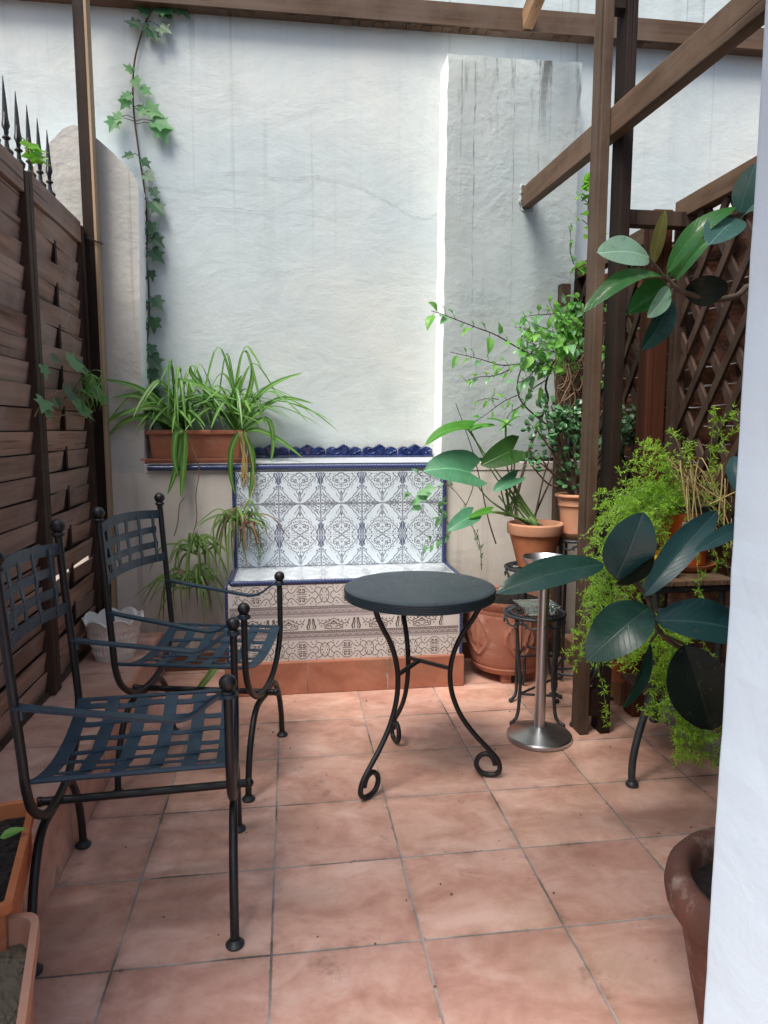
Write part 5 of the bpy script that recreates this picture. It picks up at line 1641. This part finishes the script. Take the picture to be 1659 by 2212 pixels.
branch([(740, 1900), (742, 1600), (790, 1370), (840, 1200), (900, 1040), (960, 880), (945, 780), (1000, 620), (1100, 560), (1190, 600)], .0085, 3.14)
branch([(870, 1700), (930, 1420), (985, 1250), (1010, 1130)], .005, 3.12)
branch([(865, 1690), (960, 1480), (1005, 1390), (1080, 1270)], .0055, 3.13)
branch([(1010, 1130), (960, 1060), (860, 980), (775, 890), (748, 790), (770, 680), (830, 570), (930, 500), (1050, 465), (1180, 440)], .0045, 3.12, 14)
branch([(830, 560), (720, 500), (600, 430), (470, 380), (340, 330), (240, 290), (150, 262)], .0036, 3.1, 17, .06, dY=-.1)
branch([(770, 630), (640, 640), (500, 600), (400, 575), (285, 550)], .0028, 3.1, 12, .052)
branch([(725, 655), (600, 710), (480, 722), (385, 750)], .0026, 3.1, 10, .048)
branch([(945, 745), (850, 810), (790, 910), (700, 970), (640, 1080)], .003, 3.08, 8, .05)
branch([(745, 850), (640, 900), (520, 990), (445, 1035)], .0025, 3.08, 8, .045)
branch([(620, 880), (560, 870), (470, 885)], .002, 3.08, 5, .045)
branch([(1210, 265), (1100, 270), (980, 285), (880, 290), (790, 305)], .003, 3.12, 16, .055)
branch([(1210, 430), (1100, 440), (1000, 410), (900, 380)], .003, 3.12, 14, .055)
branch([(1230, 520), (1080, 520), (960, 560), (860, 640)], .003, 3.1, 18, .05)
branch([(1000, 600), (900, 640), (830, 720), (760, 760)], .003, 3.06, 16, .058, mi=1)
branch([(1200, 190), (1130, 200), (1050, 230)], .0025, 3.14, 12, .06)
branch([(1180, 340), (1080, 400), (1020, 450)], .0025, 3.1, 14, .05)
branch([(1190, 650), (1130, 620), (1070, 600)], .0025, 3.1, 14, .05)
for k in range(26):
    branch([(random.uniform(1030, 1200), random.uniform(150, 620)), (random.uniform(960, 1180), random.uniform(180, 600))], .0018, random.uniform(3.05, 3.3), 6, .05)
for k in range(16):   # seen between the planks and on the lattice
    x = random.uniform(1320, 1400); y = random.uniform(150, 900)
    branch([(x, y), (x + random.uniform(-30, 60), y + random.uniform(-60, 60))], .0016, random.uniform(2.75, 3.0), 4, .045)
for k in range(34):
    x, y = random.uniform(780, 1180), random.uniform(330, 760)
    branch([(x + 60, y + 20), (x, y), (x - random.uniform(20, 70), y - random.uniform(-25, 30))], .0016, random.uniform(3.0, 3.2), random.choice((4, 5, 6)), random.uniform(.04, .07))
# spray in front of the pillar, upper right
branch([(1140, -60), (1115, -150), (1120, -240), (1105, -330)], .0025, 3.3, 5, .05)
def cluster(x, y, n_, mi=2):
    c = P(x, y, Y=3.25)
    for k in range(n_):
        b0 = c + rv(.035); d = Vector((random.uniform(-1, 1), -.5, random.uniform(-.5, .6))).normalized()
        leaf(lf, b0, b0 + d * .06, .035, Vector((random.uniform(-.4, .4), -.7, .7)), 'ovate', n=5, mi=mi)
    st.tube([c + Vector((.07, 0, -.05)), c], .002, 4)
cluster(1262, 405, 9); cluster(1255, 425, 6); cluster(1275, 412, 6); cluster(1262, 458, 2); cluster(1258, 475, 2); cluster(1275, 515, 4); cluster(1245, 580, 5); cluster(1258, 575, 4)
st.tube(spline([P(x, y, Y=3.27) for x, y in ((1262, 640), (1280, 560), (1270, 480), (1272, 420))], 5), .0025, 5)
st.build('branches', M['twig_dark'], sh, angle=60)
lf.build('foliage', [M['shrub'], M['shrub_pale'], M['ivy_bright']], sh, angle=0)
# dry tangle
s = MB()
for k in range(60):
    x0, y0 = random.uniform(1030, 1210), random.uniform(540, 700)
    pts = [(x0, y0), (x0 + random.uniform(-60, 60), y0 + random.uniform(20, 120)), (x0 + random.uniform(-70, 70), y0 + random.uniform(80, 240)), (x0 + random.uniform(-60, 60), y0 + random.uniform(150, 380))]
    Y = random.uniform(3.0, 3.3)
    s.tube(spline([P(*A(x, min(y, 960)), Y=Y) for x, y in pts], 4), random.uniform(.0014, .003), 4)
for k in range(22):
    x0, y0 = random.uniform(1320, 1480), random.uniform(350, 900)
    pts = [(x0, y0), (x0 + random.uniform(-40, 60), y0 + random.uniform(30, 90)), (x0 + random.uniform(-50, 50), y0 + random.uniform(90, 200))]
    s.tube(spline([P(*A(x, y), Y=2.9) for x, y in pts], 4), random.uniform(.0012, .0022), 4)
o = s.build('dry_creeper', M['dry'], angle=60); tag(o, 'tangle of dry brown leafless creeper stems behind the double post', 'creeper')
# thin leafy stems beside the bench
t = thing('leafy_seedling', 'thin shoots with small leaves in front of the right side of the bench', 'plant', (.85, 3.2, .3))
lf = MB(); st = MB()
branch([(480, 1900), (440, 1760), (470, 1900)], .0015, 3.25, 0)
branch([(500, 2060), (490, 1900), (460, 1800), (410, 1735)], .0018, 3.2, 12, .035, mi=0, wid=.45)
branch([(600, 1880), (545, 1700), (480, 1400), (420, 1180), (320, 905)], .0038, 3.22)
branch([(300, 1760), (240, 1720), (200, 1660), (230, 1580)], .0018, 3.2, 14, .04, mi=0)
branch([(290, 1800), (200, 1850), (120, 1880)], .0016, 3.2, 9, .04, mi=0)
branch([(390, 1610), (300, 1500), (170, 1420), (60, 1410)], .0018, 3.15, 4, .05, mi=1)
for (x, y) in ((40, 1550), (75, 1615), (100, 1500), (10, 1590), (60, 1520), (-20, 1540), (85, 1560), (-40, 1560)):
    b0 = P(*A(x, y), Y=3.15); d = Vector((random.uniform(-.7, .7), -.5, random.uniform(-.4, .3))).normalized()
    leaf(lf, b0, b0 + d * .065, .045, Vector((0, -1, .5)), 'ovate', n=5, mi=1)
branch([(300, 1470), (130, 1500), (40, 1560)], .0015, 3.15)
branch([(385, 1440), (440, 1480), (380, 1640), (350, 1700)], .003, 3.2)
st.build('stems', M['twig_dark'], t, angle=60); lf.build('foliage', [M['ivy_light'], M['shrub_pale']], t, angle=0)

# ---------------------------------------------------------------- jade plant
jp = thing('jade_plant', 'jade plant with thick rounded leaves in the slim terracotta pot', 'plant', JC + Vector((0, 0, .15)))
lf = MB(); st = MB()
jb = JC + Vector((-.01, -.01, .15))
def jbranch(end, Y=2.93, r=.010, via=None):
    e = P(*A(*end), Y=Y)
    m1 = P(*A(*via), Y=Y) if via else jb * .45 + e * .55 + rv(.02)
    st.tube(spline([jb + Vector((random.uniform(-.01, .01), 0, 0)), jb * .6 + m1 * .4 + Vector((0, 0, .02)), m1, e], 5), [r * (1 - .6 * i / 15) for i in range(16)], 7)
    return e
def jcl(c, n_, L=.034, rad=.035):
    for k in range(n_):
        b0 = c + rv(rad) * .8
        d = (b0 - c); d = (d.normalized() if d.length > 1e-4 else rv()) + Vector((0, -.35, .35)); d.normalize()
        l = L * random.uniform(.75, 1.15)
        leaf(lf, b0, b0 + d * l, l * .68, Vector((random.uniform(-.6, .6), -.6, random.uniform(.2, 1))), 'obov', fold=.1, droop=.1, n=5)
        leaf(lf, b0, b0 + d * l * .98 - Vector((0, 0, .004)), l * .6, Vector((random.uniform(-.6, .6), .6, -.6)), 'obov', fold=.1, droop=.1, n=5)
for x, y, n_ in ((940, 950, 12), (985, 920, 8), (1110, 940, 14), (1150, 990, 14), (870, 1070, 10), (920, 1120, 12), (1000, 1040, 12), (1080, 1060, 14), (1140, 1090, 14), (1010, 1120, 12), (980, 1190, 12), (1090, 1170, 14), (1140, 1200, 12), (1130, 1290, 12), (1100, 1330, 8), (1080, 1400, 8), (1120, 1440, 7), (830, 1310, 9), (890, 1250, 6), (850, 1270, 5), (1060, 1000, 10), (1180, 1060, 10), (1190, 1150, 8)):
    e = jbranch((x, y), random.uniform(2.86, 2.97), .007)
    jcl(e, n_)
for k in range(20):
    x, y = random.uniform(1340, 1660), random.uniform(960, 1240)
    e = jbranch((x, y), random.uniform(2.86, 3.0), .006); jcl(e, 11, .032)
s_ = st
st.tube(spline([jb - Vector((0, 0, .03)), jb + Vector((0, 0, .05)), jb + Vector((-.03, 0, .12))], 5), .019, 9)
st.build('branches', M['bark'], jp, angle=60); lf.build('foliage', M['jade'], jp, angle=60)

# ---------------------------------------------------------------- asparagus ferns
def needles(mb, p, d, n_, L, mi):
    for k in range(n_):
        dd = (rv().normalized() * .9 + d * .35 + Vector((0, -.2, .1)))
        dd.normalize()
        sd = dd.cross(Vector((random.uniform(-1, 1), -1, random.uniform(-1, 1))))
        if sd.length < 1e-3: continue
        sd.normalize(); l = L * random.uniform(.6, 1.3); w = .0017
        q = p + rv(.004)
        mb.add([q - sd * w * .5, q + dd * l * .5 - sd * w, q + dd * l, q + dd * l * .5 + sd * w], [(0, 1, 2, 3)], mi, [(0.001, 0.001)] * 4)
def fern_stem(lfm, stm, pts, dens, L=.017, mi=0, r=.0018, start=.18):
    c = spline(pts, 7)
    stm.tube(c, [r * (1 - .5 * i / len(c)) for i in range(len(c))], 4)
    for i in range(int(len(c) * start), len(c) - 1):
        d = (c[i + 1] - c[i])
        seg = d.length
        k = max(1, int(dens * seg / .01))
        for q in range(k):
            p = c[i] + d * random.random()
            if random.random() < .55:   # small side sprig
                sdv = (rv() + Vector((0, -.3, -.1))).normalized() * random.uniform(.012, .04)
                stm.tube([p, p + sdv], .0007, 3)
                for z in (0.35, .7, 1.0): needles(lfm, p + sdv * z, sdv.normalized(), 4, L * .8, mi)
            else:
                needles(lfm, p, d.normalized(), 5, L, mi)
fe = thing('asparagus_fern', 'large feathery yellow green asparagus fern spilling from the shiny brown pot', 'fern', FP + Vector((0, 0, .2)))
lf = MB(); st = MB(); fc = FP + Vector((0, 0, .2))
ends = [(1245, 1330), (1262, 1190), (1255, 1260), (1250, 1420), (1290, 1300), (1275, 1140), (1330, 1020), (1310, 1070), (1365, 985), (1400, 955), (1445, 930), (1490, 965), (1290, 1230), (1300, 1180), (1335, 1330), (1350, 1250), (1380, 1180), (1345, 1140), (1400, 1120), (1330, 1090), (1360, 1050), (1290, 1380), (1270, 1370), (1320, 1420), (1360, 1390), (1400, 1340), (1240, 1450), (1420, 1290), (1575, 1250), (1590, 1180), (1555, 1330), (1520, 1400), (1565, 1090), (1580, 1010), (1590, 930), (1545, 885), (1585, 880), (1380, 1010), (1420, 1000), (1300, 1110), (1265, 1310), (1310, 1350), (1285, 1100)]
for (x, y) in ends + [(x + random.uniform(-22, 22), y + random.uniform(-25, 25)) for x, y in ends if x < 1420]:
    Ye = random.uniform(2.06, 2.34) if x < 1420 else random.uniform(2.02, 2.36)
    e = P(x, y, Y=Ye)
    h = max(fc.z, e.z) + random.uniform(.02, .10)
    b0 = fc + Vector((random.uniform(-.06, .06), random.uniform(-.06, .06), -.01))
    m1 = b0 * .72 + e * .28; m1.z = h - .02
    m2 = b0 * .36 + e * .64; m2.z = h * .72 + e.z * .28 - .0
    if e.z > fc.z + .05: m1.z = fc.z * .6 + e.z * .4; m2.z = fc.z * .2 + e.z * .8 + .02
    low = e.z < .8
    fern_stem(lf, st, [b0, m1, m2, e], .72 if x < 1420 else .55, .019, 1 if (low and random.random() < .4) else 0, start=.3 if x < 1420 else .38)
# one thin strand reaching the floor tiles
fern_stem(lf, st, [fc, P(1330, 1180, Y=2.15), P(1292, 1400, Y=2.12), P(1305, 1500, Y=2.12), P(1312, 1570, Y=2.12)], .35, .02, 0, start=.4)
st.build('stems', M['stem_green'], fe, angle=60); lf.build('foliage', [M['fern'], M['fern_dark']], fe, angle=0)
s = MB()
for k in range(30):
    b0 = fc + Vector((random.uniform(-.04, .07), random.uniform(-.06, .04), 0))
    x, y = random.uniform(1440, 1600), random.uniform(985, 1060)
    e = P(random.uniform(1480, 1610), random.uniform(1070, 1230), Y=random.uniform(2.1, 2.3))
    s.tube(spline([b0, P(x, y, Y=random.uniform(2.15, 2.35)), e], 7), random.uniform(.0012, .0024), 4)
s.build('dry_stems', M['straw'], fe, angle=60)
fe2 = thing('asparagus_fern', 'lower bright green asparagus fern hanging behind the plant table leg near the floor', 'fern', (1.3, 2.2, .3))
lf = MB(); st = MB()
root = Vector((1.38, 2.30, .40))
for (x, y) in ((1445, 1500), (1440, 1540), (1470, 1560), (1500, 1545), (1455, 1600), (1480, 1630), (1500, 1640), (1520, 1600), (1530, 1560), (1490, 1590), (1465, 1640), (1420, 1480), (1430, 1440), (1440, 1460), (1390, 1400), (1375, 1380), (1370, 1430), (1450, 1420), (1480, 1400), (1410, 1540), (1355, 1440), (1540, 1640), (1500, 1500), (1475, 1520), (1510, 1620)):
    for q in range(2):
        xx, yy_ = x + random.uniform(-12, 12), y + random.uniform(-12, 12)
        e = P(xx, yy_, Y=random.uniform(1.98, 2.10))
        b0 = root + Vector((random.uniform(-.05, .05), random.uniform(-.05, .05), 0))
        m1 = b0 * .5 + e * .5; m1.z = max(b0.z, e.z) + .03; m1.y -= .05
        fern_stem(lf, st, [b0, m1, e + Vector((0, 0, .05)), e], 1.0, .020, 0 if random.random() < .75 else 1, start=.35)
st.build('stems', M['stem_green'], fe2, angle=60); lf.build('foliage', [M['fern'], M['fern_dark']], fe2, angle=0)
t = thing('fern_basket', 'dark low pot on the table shelf holding the lower hanging fern', 'flowerpot', (1.38, 2.30, .25))
s = MB(); c = Vector((1.40, 2.33, .262)); s.lathe([(.0001, 0), (.05, 0), (.065, .12), (.072, .125), (.072, .14), (.063, .14), (.06, .11), (.0001, .11)], c, 32); s.build('pot_body', M['terra_old'], t, angle=40)
s = MB(); s.box(1.25, 1.475, 2.22, 2.45, .245, .26); o = s.build('table_shelf', M['wood_dark_z'], bpy.data.objects['plant_table'], angle=0)

# ---------------------------------------------------------------- rubber plant
rb = thing('rubber_plant', 'rubber plant with large glossy dark green leaves reaching in from the right edge', 'plant', (.98, 1.1, .32))
lf = MB(); st = MB()
trunk = spline([(.93, 1.12, .29), (1.06, 1.22, .62), (1.28, 1.50, 1.0), (1.34, 1.62, 1.35), (1.36, 1.66, 1.62)], 6)
st.tube(trunk, [.014 - .006 * i / len(trunk) for i in range(len(trunk))], 8)
def R_(x, y, Y): return P(x, y, Y=Y)
def rub(base, tip, wpx, nrm, mi=0, Y=1.72, dY=-.06, droop=.05, fold=.22, shape='rubber', curl=0.0, wav=.0, stalk=None):
    b0 = R_(*base, Y); t0 = R_(*tip, Y + dY)
    w = wpx * Y / 1508 * 1.07
    leaf(lf, b0, t0, w, Vector(nrm) + rv(.06), shape, fold=fold * random.uniform(.7, 1.5), droop=droop + random.uniform(-.01, .04), n=20, mi=mi, cross=5, curl=curl + random.uniform(-.02, .07), wav=max(wav, random.uniform(.008, .02)))
    if stalk: st.tube([R_(*stalk, Y), (R_(*stalk, Y) + b0) / 2, b0], .0042, 6)
# lower stem
st.tube(spline([(1.28, 1.50, .62), R_(1560, 1440, 1.74), R_(1470, 1400, 1.74), R_(1425, 1365, 1.73), R_(1408, 1320, 1.73), R_(1395, 1285, 1.73), R_(1365, 1255, 1.72), R_(1310, 1222, 1.72)], 5), .0065, 8)
st.tube([(1.15, 1.33, .76), (1.28, 1.50, .62)], .007, 8)
rub((1305, 1219), (1076, 1268), 76, (.1, -.66, .85), 0, curl=.05, droop=.055, wav=.015)
rub((1330, 1250), (1390, 1106), 104, (-.25, -1, .35), 1, fold=.12, stalk=(1345, 1250))
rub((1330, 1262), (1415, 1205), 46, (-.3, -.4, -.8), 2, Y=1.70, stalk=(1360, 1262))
rub((1390, 1290), (1550, 1104), 66, (-.35, -.75, .6), 1, dY=.10, droop=.07, stalk=(1395, 1292))
rub((1500, 1192), (1640, 1120), 38, (-.2, -.8, .6), 1, dY=.05, Y=1.66)
rub((1403, 1312), (1272, 1417), 108, (-.1, -.72, .75), 0, curl=.08, droop=.08, wav=.012, stalk=(1408, 1322))
rub((1412, 1340), (1640, 1372), 112, (.15, -.72, .72), 1, droop=.06, dY=-.02, stalk=(1410, 1330))
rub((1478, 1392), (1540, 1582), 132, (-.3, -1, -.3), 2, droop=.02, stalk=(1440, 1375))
rub((1405, 1388), (1350, 1532), 50, (.7, -.8, .3), 3, droop=.05, stalk=(1420, 1365))
rub((1585, 985), (1600, 1070), 40, (-.6, -.8, .2), 1, Y=1.66)
# upper branch
Y2 = 1.66
st.tube(spline([(1.345, 1.64, 1.42), R_(1640, 622, Y2), R_(1590, 640, Y2), R_(1540, 648, Y2), R_(1500, 638, Y2), R_(1468, 628, Y2), R_(1448, 610, Y2), R_(1436, 600, Y2)], 5), [.0085 - .003 * i / 36 for i in range(36)], 8)
rub((1402, 556), (1290, 546), 72, (.05, -.95, .42), 5, Y=1.64, droop=.04, fold=.10, stalk=(1436, 600))
rub((1432, 598), (1258, 672), 46, (-.3, -.72, .7), 4, Y=1.64, droop=.17, stalk=(1440, 604))
rub((1440, 592), (1588, 440), 44, (-.75, -.75, .35), 4, Y=1.62, droop=.17, stalk=(1442, 602))
rub((1446, 598), (1512, 503), 40, (-.6, -.75, .4), 4, Y=1.67, droop=.12, curl=.08, stalk=(1445, 604))
rub((1458, 606), (1545, 505), 32, (-.5, -.7, .4), 4, Y=1.70, droop=.12, stalk=(1450, 608))
rub((1410, 572), (1437, 452), 26, (-.5, -1, .2), 6, Y=1.68, stalk=(1436, 600))
rub((1442, 618), (1364, 668), 60, (.25, -.8, .6), 4, Y=1.65, fold=.35, curl=.12, stalk=(1446, 612))
rub((1446, 622), (1400, 685), 40, (.7, -.7, .5), 5, Y=1.62, stalk=(1446, 612))
rub((1448, 640), (1392, 755), 58, (.3, -1, .1), 3, Y=1.66, stalk=(1455, 622))
rub((1478, 632), (1575, 618), 62, (-.1, -1, -.25), 2, Y=1.68, stalk=(1468, 628))
Y3 = 1.58
st.tube(spline([(1.36, 1.66, 1.60), R_(1640, 470, Y3), R_(1600, 462, Y3), R_(1570, 468, Y3), R_(1545, 468, Y3)], 5), .005, 7)
rub((1592, 470), (1530, 532), 74, (-.4, -.8, .5), 7, Y=Y3, stalk=(1600, 464)); rub((1598, 462), (1632, 352), 50, (-.6, -.8, .2), 7, Y=Y3); rub((1600, 470), (1655, 445), 40, (-.3, -.6, .7), 7, Y=Y3)
st.build('stem', M['bark'], rb, angle=60)
lf.build('foliage', [M['rubber'], M['rubber_cool'], M['rubber_dark'], M['rubber'], M['rubber_green'], M['rubber_sheen'], M['rubber_sheath'], M['rubber_pale']], rb, angle=60)

t = thing('small_seedling', 'tiny seedling with few green leaves in the orange planter box at the left border', 'plant', (-.72, 1.45, .30))
lf = MB(); st = MB()
for k in range(9):
    b0 = Vector((-.69 + random.uniform(-.05, .05), 1.44 + random.uniform(-.1, .06), .298)); e = b0 + Vector((random.uniform(-.03, .05), random.uniform(-.04, .04), random.uniform(.03, .08)))
    st.tube([Vector((-.69, 1.43, .297)), (b0 + e) / 2 + rv(.006), e], .0015, 4)
    leaf(lf, e, e + Vector((random.uniform(-.03, .06), random.uniform(-.05, .03), random.uniform(-.02, .015))), .024, Vector((0, -.4, 1)), 'ovate', n=5)
st.build('stems', M['stem_green'], t, angle=60); lf.build('foliage', M['shrub'], t, angle=0)

# ---------------------------------------------------------------- small things on the floor
t = MB()
for k in range(46):
    x, y = random.uniform(-.5, 1.35), random.uniform(1.2, 3.0)
    r = random.uniform(.0015, .0045)
    t.sphere((x, y, r * .5), r, 6, 4, sz=.6)
o = t.build('leaf_litter', M['dry'], angle=0); o['kind'] = 'stuff'; o['label'] = 'tiny crumbs of soil and leaf scattered on the tiles'; o['category'] = 'litter'

# ================================================================== LIGHT
SUN_EL, SUN_AZ = radians(58), radians(-142)    # azimuth from +Y, clockwise
w = bpy.data.worlds.new("World"); scene.world = w; w.use_nodes = True
nt = w.node_tree; nt.nodes.clear()
sky = nt.nodes.new('ShaderNodeTexSky'); sky.sky_type = 'NISHITA'; sky.sun_disc = False
sky.sun_elevation = SUN_EL; sky.sun_rotation = SUN_AZ
sky.air_density = 1.0; sky.dust_density = 4.0; sky.ozone_density = 1.0
bg = nt.nodes.new('ShaderNodeBackground'); bg.inputs[1].default_value = .22
ow = nt.nodes.new('ShaderNodeOutputWorld')
nt.links.new(sky.outputs[0], bg.inputs[0]); nt.links.new(bg.outputs[0], ow.inputs[0])
sd = bpy.data.lights.new('sun', 'SUN'); sd.energy = 4.6; sd.angle = radians(28); sd.color = (1, .95, .87)
so = bpy.data.objects.new('sun', sd); COL.objects.link(so)
dirv = Vector((sin(SUN_AZ) * cos(SUN_EL), cos(SUN_AZ) * cos(SUN_EL), sin(SUN_EL)))   # towards the sun
so.rotation_euler = dirv.to_track_quat('Z', 'Y').to_euler()
so.location = (0, 0, 8)

scene.view_settings.view_transform = 'Standard'
scene.view_settings.look = 'None'
scene.view_settings.exposure = 0
scene.view_settings.gamma = 1
scene.render.engine = 'CYCLES'
scene.cycles.use_denoising = True
scene.cycles.max_bounces = 8
scene.cycles.diffuse_bounces = 5
scene.cycles.transparent_max_bounces = 8
scene.cycles.caustics_reflective = False
scene.cycles.caustics_refractive = False
